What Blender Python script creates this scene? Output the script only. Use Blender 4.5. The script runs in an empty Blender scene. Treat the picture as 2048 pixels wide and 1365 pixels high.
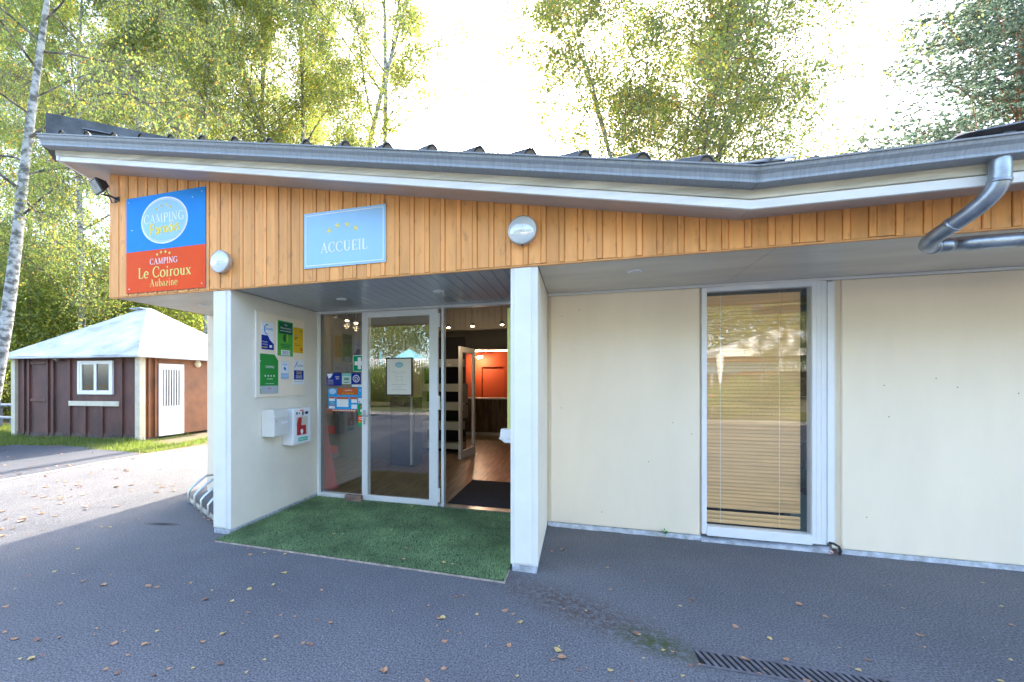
import bpy, bmesh, math, random
import numpy as np
from mathutils import Vector, Matrix
random.seed(7); rng = np.random.default_rng(7)
C = bpy.context.scene.collection
SC = bpy.context.scene
# ------------------------------------------------------------------ camera, sky, sun, exposure
TH = math.radians(18.1); EYE = 1.4
cam_d = bpy.data.cameras.new("camera"); cam = bpy.data.objects.new("camera", cam_d); C.objects.link(cam)
cam.location = (0, 0, EYE); cam.rotation_euler = (math.radians(90), 0, TH)
cam_d.sensor_width = 36; cam_d.lens = 910/2048*36; cam_d.shift_x = (1024-859)/2048; cam_d.shift_y = (765-682.5)/2048
cam_d.clip_start = 0.05; cam_d.clip_end = 2000
SC.camera = cam
SUN_AZ = math.atan2(-0.045, 1.036)      # from +y towards +x
SUN_EL = math.radians(34.8)
w = bpy.data.worlds.new("World"); SC.world = w; w.use_nodes = True
nt = w.node_tree; bg = nt.nodes["Background"]
sky = nt.nodes.new("ShaderNodeTexSky"); sky.sky_type = 'NISHITA'; sky.sun_disc = False
sky.sun_elevation = SUN_EL; sky.sun_rotation = SUN_AZ; sky.dust_density = 2.5; sky.air_density = 0.8; sky.ozone_density = 0.6
nt.links.new(sky.outputs[0], bg.inputs[0]); bg.inputs[1].default_value = 0.15
sl = bpy.data.lights.new("sun", 'SUN'); sl.energy = 1.7; sl.angle = math.radians(0.6); sl.color = (1.0, 0.90, 0.74)
so = bpy.data.objects.new("sun", sl); C.objects.link(so)
sd = Vector((math.sin(SUN_AZ)*math.cos(SUN_EL), math.cos(SUN_AZ)*math.cos(SUN_EL), math.sin(SUN_EL)))
so.rotation_euler = sd.to_track_quat('Z', 'Y').to_euler(); so.location = (0, 30, 30)
SC.view_settings.view_transform = 'Standard'; SC.view_settings.look = 'None'; SC.view_settings.gamma = 1
SC.view_settings.exposure = 3.27
SC.cycles.max_bounces = 10; SC.cycles.transparent_max_bounces = 24; SC.cycles.sample_clamp_indirect = 6

# ------------------------------------------------------------------ helpers
RV = (math.cos(TH), math.sin(TH)); FV = (-math.sin(TH), math.cos(TH))
def ray(px, py):
    a = (px-859)/910; b = (765-py)/910
    return a*RV[0]+FV[0], a*RV[1]+FV[1], b
def at_y(px, py, y):
    r = ray(px, py); t = y/r[1]; return Vector((r[0]*t, y, EYE+r[2]*t))
def at_x(px, py, x):
    r = ray(px, py); t = x/r[0]; return Vector((x, r[1]*t, EYE+r[2]*t))
def at_z(px, py, z=0):
    r = ray(px, py); t = (z-EYE)/r[2]; return Vector((r[0]*t, r[1]*t, z))
def at_d(px, py, d):
    r = ray(px, py); return Vector((r[0]*d, r[1]*d, EYE+r[2]*d))

_mats = {}
def mat(name, col, rough=0.6, var=0.0, vscale=3.0, col2=None, bump=0.0, bscale=60.0, metal=0.0, spec=0.5,
        stretch=(1,1,1), detail=6, emit=None, estr=0.0, ramp=(0.35, 0.65), coat=0.0):
    if name in _mats: return _mats[name]
    m = bpy.data.materials.new(name); m.use_nodes = True; _mats[name] = m
    n = m.node_tree.nodes; l = m.node_tree.links; p = n["Principled BSDF"]
    p.inputs["Base Color"].default_value = (*col, 1); p.inputs["Roughness"].default_value = rough
    p.inputs["Metallic"].default_value = metal; p.inputs["Specular IOR Level"].default_value = spec
    if coat: p.inputs["Coat Weight"].default_value = coat; p.inputs["Coat Roughness"].default_value = 0.08
    if emit: p.inputs["Emission Color"].default_value = (*emit, 1); p.inputs["Emission Strength"].default_value = estr
    if var or col2 or bump:
        tc = n.new("ShaderNodeTexCoord"); mp = n.new("ShaderNodeMapping"); mp.inputs["Scale"].default_value = stretch
        l.new(tc.outputs["Object"], mp.inputs[0])
    if var or col2:
        no = n.new("ShaderNodeTexNoise"); no.inputs["Scale"].default_value = vscale; no.inputs["Detail"].default_value = detail
        no.inputs["Roughness"].default_value = 0.6
        l.new(mp.outputs[0], no.inputs["Vector"])
        r = n.new("ShaderNodeValToRGB"); l.new(no.outputs[0], r.inputs[0])
        c2 = col2 if col2 else tuple(c*(1-var) for c in col)
        r.color_ramp.elements[0].position = ramp[0]; r.color_ramp.elements[0].color = (*c2, 1)
        r.color_ramp.elements[1].position = ramp[1]; r.color_ramp.elements[1].color = (*[min(1, c*(1+var*.5)) for c in col], 1)
        l.new(r.outputs[0], p.inputs["Base Color"])
    if bump:
        nb = n.new("ShaderNodeTexNoise"); nb.inputs["Scale"].default_value = bscale; nb.inputs["Detail"].default_value = 4
        l.new(mp.outputs[0], nb.inputs["Vector"])
        b = n.new("ShaderNodeBump"); b.inputs["Strength"].default_value = bump; b.inputs["Distance"].default_value = 0.01
        l.new(nb.outputs[0], b.inputs["Height"]); l.new(b.outputs[0], p.inputs["Normal"])
    return m

class MB:
    def __init__(s): s.v = []; s.f = []; s.mi = []; s.cur = 0; s.sm = []
    def add(s, vs, fs, smooth=False):
        o = len(s.v); s.v += [tuple(v) for v in vs]
        for f in fs: s.f.append(tuple(i+o for i in f)); s.mi.append(s.cur); s.sm.append(smooth)
        return s
    def box(s, x0, x1, y0, y1, z0, z1):
        v = [(x0,y0,z0),(x1,y0,z0),(x1,y1,z0),(x0,y1,z0),(x0,y0,z1),(x1,y0,z1),(x1,y1,z1),(x0,y1,z1)]
        return s.add(v, [(0,3,2,1),(4,5,6,7),(0,1,5,4),(1,2,6,5),(2,3,7,6),(3,0,4,7)])
    def obox(s, o, u, v, n, a, b, c):
        """box from corner o along unit vectors u,v,n with lengths a,b,c"""
        o = Vector(o); u = Vector(u)*a; v = Vector(v)*b; n = Vector(n)*c
        P = [o, o+u, o+u+v, o+v, o+n, o+u+n, o+u+v+n, o+v+n]
        return s.add(P, [(0,3,2,1),(4,5,6,7),(0,1,5,4),(1,2,6,5),(2,3,7,6),(3,0,4,7)])
    def loft(s, rings, closed=True, caps=True, smooth=False):
        n = len(rings[0]); vs = [p for r in rings for p in r]; fs = []
        for i in range(len(rings)-1):
            for j in range(n if closed else n-1):
                k = (j+1) % n; fs.append((i*n+j, i*n+k, (i+1)*n+k, (i+1)*n+j))
        s.add(vs, fs, smooth)
        if caps and closed:
            s.add(rings[0], [tuple(range(n))[::-1]]); s.add(rings[-1], [tuple(range(n))])
        return s
    def tube(s, path, r, sides=10, caps=True):
        path = [Vector(p) for p in path]; rs = r if isinstance(r, (list, tuple)) else [r]*len(path)
        rings = []; t0 = (path[1]-path[0]).normalized()
        up = Vector((0,0,1)) if abs(t0.z) < .9 else Vector((1,0,0))
        nrm = t0.cross(up).normalized()
        for i, p in enumerate(path):
            t = (path[min(i+1, len(path)-1)]-path[max(i-1, 0)]).normalized()
            nrm = (nrm - t*nrm.dot(t)).normalized(); b = t.cross(nrm)
            rings.append([p+(nrm*math.cos(2*math.pi*k/sides)+b*math.sin(2*math.pi*k/sides))*rs[i] for k in range(sides)])
        return s.loft(rings, smooth=True, caps=caps)
    def lathe(s, o, axis, prof, sides=28):
        """prof: list of (dist along axis, radius)"""
        o = Vector(o); a = Vector(axis).normalized(); h = Vector((0,0,1)) if abs(a.z) < .9 else Vector((1,0,0))
        u = a.cross(h).normalized(); v = a.cross(u)
        rings = [[o+a*d+(u*math.cos(2*math.pi*k/sides)+v*math.sin(2*math.pi*k/sides))*r for k in range(sides)] for d, r in prof]
        return s.loft(rings, smooth=True)
    def build(s, name, mats, parent=None, bevel=0.0, loc=None, local=False):
        off = Vector((0,0,0))
        if local: pass
        elif parent is not None:
            q = parent
            while q is not None: off += q.location; q = q.parent
        elif loc is not None: off = Vector(loc)
        me = bpy.data.meshes.new(name)
        me.from_pydata([(x-off.x, y-off.y, z-off.z) for x, y, z in s.v], [], s.f)
        if not isinstance(mats, (list, tuple)): mats = [mats]
        for m in mats: me.materials.append(m)
        if len(s.f):
            me.polygons.foreach_set("material_index", s.mi); me.polygons.foreach_set("use_smooth", s.sm)
        me.update()
        bm = bmesh.new(); bm.from_mesh(me)
        if bevel: bmesh.ops.remove_doubles(bm, verts=bm.verts, dist=1e-5)
        bmesh.ops.recalc_face_normals(bm, faces=bm.faces); bm.to_mesh(me); bm.free()
        o = bpy.data.objects.new(name, me); C.objects.link(o)
        if parent is not None: o.parent = parent
        elif loc is not None: o.location = off
        if bevel:
            b = o.modifiers.new("bevel", 'BEVEL'); b.width = bevel; b.segments = 2; b.limit_method = 'ANGLE'; b.angle_limit = math.radians(40)
        return o
def tag(o, label=None, cat=None, group=None, kind=None):
    if label: o["label"] = label
    if cat: o["category"] = cat
    if group: o["group"] = group
    if kind: o["kind"] = kind
    return o
def thing(name, label, cat, loc=(0,0,0), group=None):
    o = bpy.data.objects.new(name, None); C.objects.link(o); o.location = loc; o.empty_display_size = .2
    return tag(o, label, cat, group)
def children(o): return [c for c in KIDS.get(o.name, [])]
KIDS = {}
def copy_thing(root, loc, rz=0, sc=1.0, label=None):
    r = root.copy(); C.objects.link(r); r.location = loc; r.rotation_euler = (0,0,rz); r.scale = (sc,)*3
    if label: r["label"] = label
    for ch in list(root.children):
        c = ch.copy(); C.objects.link(c); c.parent = r
        for g in list(ch.children):
            d = g.copy(); C.objects.link(d); d.parent = c
    return r

# ---- flat artwork on a plane: P(u,v) -> world, layered proud of the board
class Art:
    def __init__(s, o, u, v, n): s.o = Vector(o); s.u = Vector(u); s.v = Vector(v); s.n = Vector(n)
    def P(s, x, y, k): return s.o+s.u*x+s.v*y+s.n*(0.0012*k)
    def poly(s, mb, pts, k=1):
        # thin solid so the layer has thickness
        mb.add([s.P(x, y, k) for x, y in pts], [tuple(range(len(pts)))])
    def rect(s, mb, x0, y0, x1, y1, k=1): s.poly(mb, [(x0,y0),(x1,y0),(x1,y1),(x0,y1)], k)
    def ell(s, mb, cx, cy, rx, ry, k=1, rot=0, n=40):
        s.poly(mb, [(cx+rx*math.cos(t)*math.cos(rot)-ry*math.sin(t)*math.sin(rot), cy+rx*math.cos(t)*math.sin(rot)+ry*math.sin(t)*math.cos(rot)) for t in [2*math.pi*i/n for i in range(n)]], k)
    def star(s, mb, cx, cy, r, k=1, rot=0):
        pts = []
        for i in range(10):
            a = math.pi/2+i*math.pi/5+rot; q = r if i % 2 == 0 else r*.42
            pts.append((cx+q*math.cos(a), cy+q*math.sin(a)))
        c = len(pts); mb.add([s.P(x, y, k) for x, y in pts]+[s.P(cx, cy, k)], [(i, (i+1) % 10, 10) for i in range(10)])
    def frame(s, mb, x0, y0, x1, y1, t, k=1):
        s.rect(mb, x0, y0, x1, y0+t, k); s.rect(mb, x0, y1-t, x1, y1, k)
        s.rect(mb, x0, y0+t, x0+t, y1-t, k); s.rect(mb, x1-t, y0+t, x1, y1-t, k)
    def ribbon(s, mb, pts, ws, k=1):
        L = []; R = []
        for i, (x, y) in enumerate(pts):
            x0, y0 = pts[max(i-1, 0)]; x1, y1 = pts[min(i+1, len(pts)-1)]
            dx, dy = x1-x0, y1-y0; d = math.hypot(dx, dy) or 1; nx, ny = -dy/d, dx/d; h = ws[i]/2
            L.append((x+nx*h, y+ny*h)); R.append((x-nx*h, y-ny*h))
        n = len(pts); mb.add([s.P(x, y, k+.03*(i % n)) for i, (x, y) in enumerate(L+R)], [(i, i+1, n+i+1, n+i) for i in range(n-1)])
    def serif(s, mb, text, cx, y, h, k=1, width=None, T=.135, italic=0, gap=.10):
        """roman lettering with thick and thin strokes"""
        adv = sum(GLY[c][0]+gap for c in text)-gap
        sx = h if width is None else width/adv
        x = cx-adv*sx/2
        for c in text:
            a, strokes = GLY[c]
            for kk, (pts, wd) in enumerate(strokes):
                P = [(x+(px+italic*py)*sx, y+py*h) for px, py in pts]
                s.ribbon(mb, P, [q*(sx+h)/2*(T/.135) for q in wd], k+(kk % 3)*.12)
            x += (a+gap)*sx
    def text(s, mb, body, x, y, h, k=1, align='CENTER', width=None, rot=0):
        v, f, wd = font_mesh(body)
        hs = h/0.72; sx = hs if width is None else width/max(wd, 1e-4)
        x0 = x-(wd*sx/2 if align == 'CENTER' else 0)
        cr, sr = math.cos(rot), math.sin(rot); P = []
        for a, b in v:
            q = a*sx-(x-x0); r_ = b*hs
            P.append(s.P(x+q*cr-r_*sr, y+q*sr+r_*cr, k))
        mb.add(P, f)
_fc = {}
def font_mesh(body):
    if body in _fc: return _fc[body]
    c = bpy.data.curves.new("t", 'FONT'); c.body = body; c.resolution_u = 3
    o = bpy.data.objects.new("t", c); C.objects.link(o)
    dg = bpy.context.evaluated_depsgraph_get(); me = o.evaluated_get(dg).to_mesh()
    v = [(p.co.x, p.co.y) for p in me.vertices]; f = [tuple(p.vertices) for p in me.polygons]
    bpy.data.objects.remove(o); bpy.data.curves.remove(c)
    r = (v, f, max([a for a, b in v] or [1])); _fc[body] = r; return r
T_, t_ = .135, .055
def arc(cx, cy, rx, ry, a0, a1, n=14, vert=True):
    P = []; W = []
    for i in range(n+1):
        a = math.radians(a0+(a1-a0)*i/n); P.append((cx+rx*math.cos(a), cy+ry*math.sin(a)))
        W.append(t_+(T_-t_)*abs(math.cos(a))**1.3)
    return (P, W)
def ln(x0, y0, x1, y1, w=T_): return ([(x0,y0),(x1,y1)], [w, w])
def sf(x, y, w=.26): return ln(x-w/2, y, x+w/2, y, .05)
GLY = {
 ' ': (.3, []),
 'A': (.80, [ln(.10,.02,.40,.98,t_), ln(.38,1,.70,.02,T_), ln(.2,.36,.6,.36,t_), sf(.1,.025), sf(.7,.025)]),
 'C': (.74, [arc(.42,.5,.36,.48,48,312,20), ln(.68,.68,.68,.92,t_), ln(.70,.1,.66,.22,t_)]),
 'M': (.98, [ln(.14,.02,.18,.98,t_), ln(.17,.98,.48,.06,T_), ln(.48,.06,.80,.98,t_), ln(.80,.98,.84,.02,T_), sf(.14,.025), sf(.84,.025), sf(.13,.975,.16), sf(.86,.975,.16)]),
 'P': (.62, [ln(.16,.02,.16,.98,T_), arc(.26,.72,.32,.25,90,-90,14), ln(.12,.97,.28,.97,t_), ln(.16,.47,.28,.47,t_), sf(.16,.025)]),
 'I': (.30, [ln(.15,.02,.15,.98,T_), sf(.15,.025), sf(.15,.975)]),
 'N': (.84, [ln(.14,.02,.14,.98,t_), ln(.12,.98,.70,.03,T_), ln(.70,.98,.70,.03,t_), sf(.14,.025), sf(.70,.975), sf(.1,.975,.14)]),
 'G': (.80, [arc(.42,.5,.36,.48,50,300,20), ln(.68,.70,.68,.92,t_), ln(.68,.08,.68,.42,T_), sf(.68,.42)]),
 'L': (.58, [ln(.16,.02,.16,.98,T_), sf(.16,.975), ln(.08,.03,.54,.03,t_), ln(.54,.03,.56,.24,t_)]),
 'E': (.62, [ln(.16,.02,.16,.98,T_), ln(.08,.03,.56,.03,t_), ln(.08,.97,.52,.97,t_), ln(.16,.51,.46,.51,t_), ln(.56,.03,.58,.22,t_), ln(.52,.97,.53,.8,t_), ln(.46,.42,.46,.6,t_)]),
 'U': (.80, [ln(.16,.98,.16,.35,T_), arc(.40,.36,.24,.34,180,360,14), ln(.64,.36,.64,.98,t_), sf(.16,.975), sf(.64,.975)]),
 'e': (.48, [arc(.25,.31,.21,.31,0,318,16), ln(.06,.33,.45,.33,t_)]),
 'o': (.54, [arc(.27,.31,.24,.31,0,360,20)]),
 'i': (.26, [ln(.13,.02,.13,.6,T_), sf(.13,.025,.22), ln(.04,.59,.13,.61,.05), ln(.07,.86,.19,.86,T_)]),
 'r': (.38, [ln(.14,.02,.14,.6,T_), sf(.14,.025,.22), arc(.32,.42,.17,.17,160,60,8), ln(.04,.59,.14,.61,.05)]),
 'u': (.56, [ln(.13,.6,.13,.2,T_), arc(.27,.22,.14,.2,180,330,8), ln(.43,.62,.43,.02,T_), sf(.08,.6,.16), sf(.47,.03,.14)]),
 'x': (.50, [ln(.06,.6,.42,.02,T_), ln(.42,.6,.06,.02,t_), sf(.08,.6,.2), sf(.42,.025,.2), sf(.07,.025,.16), sf(.42,.6,.16)]),
 'b': (.54, [ln(.12,.02,.12,1,T_), arc(.26,.31,.22,.31,130,-130,14), sf(.08,1,.12)]),
 'a': (.48, [ln(.36,.05,.36,.45,T_), arc(.22,.42,.15,.19,0,150,8), arc(.21,.19,.16,.18,80,300,10), sf(.42,.03,.12)]),
 'z': (.44, [ln(.06,.59,.40,.59,t_), ln(.38,.59,.06,.03,T_), ln(.04,.03,.40,.03,t_)]),
 'n': (.56, [ln(.13,.02,.13,.6,T_), arc(.28,.4,.15,.2,160,10,8), ln(.43,.42,.43,.02,T_), sf(.13,.025,.22), sf(.43,.025,.22), ln(.04,.59,.13,.61,.05)]),
}
HAND = {
 'P': (.62, [[(.12,-.02),(.14,.5),(.12,.98)], [(.12,.92),(.35,1.0),(.55,.8),(.45,.55),(.15,.48)]]),
 'a': (.50, [[(.42,.52),(.22,.6),(.06,.35),(.14,.06),(.34,.12),(.42,.5),(.42,.1),(.48,.02)]]),
 'r': (.40, [[(.1,.6),(.13,.02)], [(.12,.4),(.25,.6),(.38,.55)]]),
 'd': (.52, [[(.42,.45),(.24,.58),(.06,.32),(.16,.04),(.36,.12),(.43,.98)], [(.43,.6),(.46,.02)]]),
 'i': (.22, [[(.1,.58),(.12,.02)], [(.10,.80),(.13,.86)]]),
 's': (.40, [[(.36,.55),(.18,.62),(.10,.45),(.30,.28),(.30,.08),(.06,.04)]]),
}
def hand(art, mb, text, x, y, h, k, wd=.13, rot=0.0):
    cx = x; cr, sr = math.cos(rot), math.sin(rot)
    for c in text:
        a, st = HAND[c]
        for q, pts in enumerate(st):
            # smooth the pen path
            P = []
            for i in range(len(pts)-1):
                p0 = pts[max(i-1,0)]; p1 = pts[i]; p2 = pts[i+1]; p3 = pts[min(i+2,len(pts)-1)]
                for j in range(5):
                    t = j/5
                    P.append(tuple(.5*((2*p1[m])+(-p0[m]+p2[m])*t+(2*p0[m]-5*p1[m]+4*p2[m]-p3[m])*t*t+(-p0[m]+3*p1[m]-3*p2[m]+p3[m])*t**3) for m in (0,1)))
            P.append(pts[-1])
            G = []
            for px, py in P:
                X = (cx-x)+px*h; Y = py*h; G.append((x+X*cr-Y*sr, y+X*sr+Y*cr))
            art.ribbon(mb, G, [wd*h]*len(G), k+q*.15)
        cx += (a+.06)*h

# ------------------------------------------------------------------ materials
def asphalt(name, c1, c2, rough=.9):
    m = bpy.data.materials.new(name); m.use_nodes = True; n = m.node_tree.nodes; l = m.node_tree.links; p = n["Principled BSDF"]
    tc = n.new("ShaderNodeTexCoord")
    def noise(s, d=3, r=.6):
        x = n.new("ShaderNodeTexNoise"); x.inputs["Scale"].default_value = s; x.inputs["Detail"].default_value = d; x.inputs["Roughness"].default_value = r
        l.new(tc.outputs["Object"], x.inputs["Vector"]); return x
    def ramp(a, p0, p1, q0, q1):
        x = n.new("ShaderNodeValToRGB"); x.color_ramp.elements[0].position = p0; x.color_ramp.elements[1].position = p1
        x.color_ramp.elements[0].color = q0; x.color_ramp.elements[1].color = q1; l.new(a, x.inputs[0]); return x
    big = noise(.55, 9, .68); fine = noise(95, 4, .75); vor = n.new("ShaderNodeTexVoronoi"); vor.inputs["Scale"].default_value = 190
    l.new(tc.outputs["Object"], vor.inputs["Vector"])
    base = ramp(big.outputs[0], .3, .7, (*c2, 1), (*c1, 1))
    sp = ramp(fine.outputs[0], .38, .68, (.35,.35,.36,1), (2.1,2.1,2.1,1))
    mul = n.new("ShaderNodeMix"); mul.data_type = 'RGBA'; mul.blend_type = 'MULTIPLY'; mul.inputs[0].default_value = .85
    l.new(base.outputs[0], mul.inputs[6]); l.new(sp.outputs[0], mul.inputs[7])
    # pale chips and moss-brown stain patches
    chip = ramp(vor.outputs["Color"], .90, .96, (0,0,0,1), (1,1,1,1))
    mix = n.new("ShaderNodeMix"); mix.data_type = 'RGBA'; mix.inputs[7].default_value = (c1[0]*2.6, c1[1]*2.6, c1[2]*2.7, 1)
    cm = n.new("ShaderNodeMath"); cm.operation = 'MULTIPLY'; cm.inputs[1].default_value = .6; l.new(chip.outputs[0], cm.inputs[0])
    l.new(cm.outputs[0], mix.inputs[0]); l.new(mul.outputs[2], mix.inputs[6])
    last = mix.outputs[2]
    # rust-brown moss trail running from the pillar foot to the drain
    sep = n.new("ShaderNodeSeparateXYZ"); l.new(tc.outputs["Object"], sep.inputs[0])
    def stain(last, cx, cy, rx, ry, rot, col, amt, lo=.45):
        mp = n.new("ShaderNodeMapping"); mp.vector_type = 'TEXTURE'
        mp.inputs["Location"].default_value = (cx, cy, 0); mp.inputs["Rotation"].default_value = (0,0,rot); mp.inputs["Scale"].default_value = (rx, ry, 1)
        l.new(tc.outputs["Object"], mp.inputs[0]); le = n.new("ShaderNodeVectorMath"); le.operation = 'LENGTH'; l.new(mp.outputs[0], le.inputs[0])
        fo = n.new("ShaderNodeMapRange"); fo.inputs[1].default_value = 1.1; fo.inputs[2].default_value = .2; l.new(le.outputs["Value"], fo.inputs[0])
        nz = noise(26, 5, .75); nr = ramp(nz.outputs[0], lo, lo+.14, (0,0,0,1), (1,1,1,1))
        mm = n.new("ShaderNodeMath"); mm.operation = 'MULTIPLY'; l.new(fo.outputs[0], mm.inputs[0]); l.new(nr.outputs[0], mm.inputs[1])
        m2 = n.new("ShaderNodeMath"); m2.operation = 'MULTIPLY'; m2.inputs[1].default_value = amt; l.new(mm.outputs[0], m2.inputs[0])
        x = n.new("ShaderNodeMix"); x.data_type = 'RGBA'; x.inputs[7].default_value = (*col, 1)
        l.new(m2.outputs[0], x.inputs[0]); l.new(last, x.inputs[6]); return x.outputs[2]
    if "apron" in name:
        last = stain(last, -.02, 2.97, .85, .25, -.52, (.085,.055,.040), .85, .42)
        last = stain(last, .40, 2.70, .26, .14, -.5, (.06,.075,.02), .95, .40)
        last = stain(last, 2.3, 2.75, .5, .3, 0, (.07,.045,.035), .45, .5)
        last = stain(last, -3.9, 3.45, .2, .05, .2, (.018,.02,.024), 1, .3)
    l.new(last, p.inputs["Base Color"]); p.inputs["Roughness"].default_value = rough; p.inputs["Specular IOR Level"].default_value = .35
    bf = noise(170, 4, .7); b = n.new("ShaderNodeBump"); b.inputs["Strength"].default_value = .55; b.inputs["Distance"].default_value = .004
    ad = n.new("ShaderNodeMath"); ad.operation = 'ADD'; l.new(bf.outputs[0], ad.inputs[0]); l.new(vor.outputs["Distance"], ad.inputs[1])
    l.new(ad.outputs[0], b.inputs["Height"]); l.new(b.outputs[0], p.inputs["Normal"])
    return m
M_asph = asphalt("asphalt_apron", (.158,.157,.165), (.104,.104,.112))
M_gravel = asphalt("gravel", (.10,.105,.12), (.06,.065,.08))
M_road = M_asph
M_lawn = mat("lawn_soil", (.10,.11,.035), .95, col2=(.15,.10,.055), vscale=1.3, bump=.6, bscale=40)
M_kerb = mat("kerb_concrete", (.38,.36,.33), .9, .35, 5, bump=.3)
M_cream = mat("cream_paint", (.93,.80,.62), .62, .045, 1.3, bump=.02, bscale=25, spec=.35, stretch=(1.6,1,.5))
M_creamside = mat("cream_render", (.84,.77,.64), .6, .07, 1.6, bump=.05, bscale=14, spec=.35)
M_white = mat("white_paint", (.80,.79,.76), .5, .05, 3, bump=.04, bscale=30)
M_plinth = mat("plinth_paint", (.52,.55,.60), .75, .4, 14, bump=.35, bscale=40)
M_pvc = mat("white_pvc", (.84,.85,.87), .28, .03, 3)
M_alu = mat("white_aluminium", (.82,.83,.84), .3, .03, 3)
M_fascia = mat("fascia_board", (.86,.85,.82), .5, .12, 4, stretch=(.4,1,5), bump=.05)
M_fasciatop = mat("fascia_board_upper", (.66,.60,.48), .6, .25, 5, stretch=(.4,1,4), bump=.08)
M_soffit = mat("soffit_board", (.50,.46,.42), .42, .12, 2.2, stretch=(.5,2,1))
M_under = mat("underside_board", (.60,.57,.51), .38, .16, 1.6, stretch=(.6,2.2,1), spec=.5)
M_zinc = mat("zinc", (.31,.335,.365), .5, .16, 30, stretch=(3,1,.12), metal=.15, bump=.03)
M_pipe = mat("zinc_pipe", (.36,.40,.45), .36, .35, 9, metal=.8, bump=.06, bscale=20)
M_steel = mat("galvanised_steel", (.55,.58,.60), .32, .25, 20, metal=.9)
M_dark = mat("black_plastic", (.02,.021,.023), .4)
M_roof = mat("roof_sheet", (.075,.080,.088), .55, .45, 6, bump=.25, bscale=30)
M_vent = mat("vent_metal", (.085,.095,.10), .6, .5, 5, bump=.2)
def wood_mat():
    m = mat("orange_cladding", (.84,.38,.115), .55, .14, 2.2, stretch=(7,7,.8), bump=.12, bscale=30)
    n = m.node_tree.nodes; l = m.node_tree.links; p = n["Principled BSDF"]
    src = p.inputs["Base Color"].links[0].from_socket
    tc = n.new("ShaderNodeTexCoord"); no = n.new("ShaderNodeTexNoise"); no.inputs["Scale"].default_value = 9; no.inputs["Detail"].default_value = 5
    mp = n.new("ShaderNodeMapping"); mp.inputs["Scale"].default_value = (2.5,2.5,1); l.new(tc.outputs["Object"], mp.inputs[0]); l.new(mp.outputs[0], no.inputs["Vector"])
    r = n.new("ShaderNodeValToRGB"); r.color_ramp.elements[0].position = .60; r.color_ramp.elements[1].position = .78
    r.color_ramp.elements[0].color = (0,0,0,1); r.color_ramp.elements[1].color = (.8,.8,.8,1); l.new(no.outputs[0], r.inputs[0])
    x = n.new("ShaderNodeMix"); x.data_type = 'RGBA'; x.inputs[7].default_value = (.42,.19,.07,1)
    l.new(r.outputs[0], x.inputs[0]); l.new(src, x.inputs[6]); ge = n.new("ShaderNodeNewGeometry"); hs = n.new("ShaderNodeHueSaturation"); mr = n.new("ShaderNodeMapRange"); mr.inputs[3].default_value = .84; mr.inputs[4].default_value = 1.12
    l.new(ge.outputs["Random Per Island"], mr.inputs[0]); l.new(mr.outputs[0], hs.inputs["Value"]); l.new(x.outputs[2], hs.inputs["Color"]); l.new(hs.outputs[0], p.inputs["Base Color"])
    return m
M_wood = wood_mat()
def glass_mat(name, refl, tint=(.9,.95,.93)):
    m = bpy.data.materials.new(name); m.use_nodes = True; n = m.node_tree.nodes; l = m.node_tree.links; n.clear()
    o = n.new("ShaderNodeOutputMaterial"); mx = n.new("ShaderNodeMixShader"); t = n.new("ShaderNodeBsdfTransparent"); g = n.new("ShaderNodeBsdfGlossy")
    t.inputs[0].default_value = (*tint, 1); g.inputs["Roughness"].default_value = .004; g.inputs[0].default_value = (1,1,1,1)
    lw = n.new("ShaderNodeLayerWeight"); lw.inputs[0].default_value = .5
    pw = n.new("ShaderNodeMath"); pw.operation = 'POWER'; pw.inputs[1].default_value = 5; l.new(lw.outputs["Facing"], pw.inputs[0])
    mr = n.new("ShaderNodeMapRange"); mr.inputs[3].default_value = refl; mr.inputs[4].default_value = 1.0; l.new(pw.outputs[0], mr.inputs[0])
    tc = n.new("ShaderNodeTexCoord"); no = n.new("ShaderNodeTexNoise"); no.inputs["Scale"].default_value = 1.3; no.inputs["Detail"].default_value = 1
    b = n.new("ShaderNodeBump"); b.inputs["Strength"].default_value = .05; b.inputs["Distance"].default_value = .01
    l.new(tc.outputs["Object"], no.inputs["Vector"]); l.new(no.outputs[0], b.inputs["Height"]); l.new(b.outputs[0], g.inputs["Normal"])
    l.new(mr.outputs[0], mx.inputs[0]); l.new(t.outputs[0], mx.inputs[1]); l.new(g.outputs[0], mx.inputs[2]); l.new(mx.outputs[0], o.inputs[0])
    return m
M_glass = glass_mat("double_glazing", .115, (.96,.98,.97))
M_glass2 = glass_mat("clear_glazing", .04, (.98,.98,.98))
flat = lambda name, c, r=.55: mat(name, c, r, .04, 4, spec=.18)
S_blue = flat("sign_blue", (.02,.26,.74)); S_sky = flat("sign_sky_blue", (.36,.60,.88)); S_red = flat("sign_red", (.85,.085,.010))
S_white = flat("sign_white", (.85,.86,.87)); S_yel = flat("sign_yellow", (.85,.68,.05)); S_pale = flat("sign_pale_yellow", (.80,.72,.22))
S_green = flat("sign_green", (.03,.28,.05)); S_lime = flat("sign_light_green", (.10,.42,.05)); S_dkgreen = flat("sign_dark_green", (.005,.12,.07))
S_navy = flat("sign_navy", (.01,.03,.28)); S_gold = flat("sign_gold", (.80,.50,.02)); S_grey = flat("sign_grey", (.45,.47,.50)); S_black = flat("sign_black", (.02,.02,.025))
S_teal = flat("sign_teal", (.25,.55,.52)); S_orange = flat("sign_orange", (.55,.12,.03)); S_cyan = flat("sign_cyan", (.02,.35,.75)); S_paper = flat("paper", (.72,.68,.58), .7)
S_text = flat("ink_blue", (.18,.30,.40), .7)

exec_order = []
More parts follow.
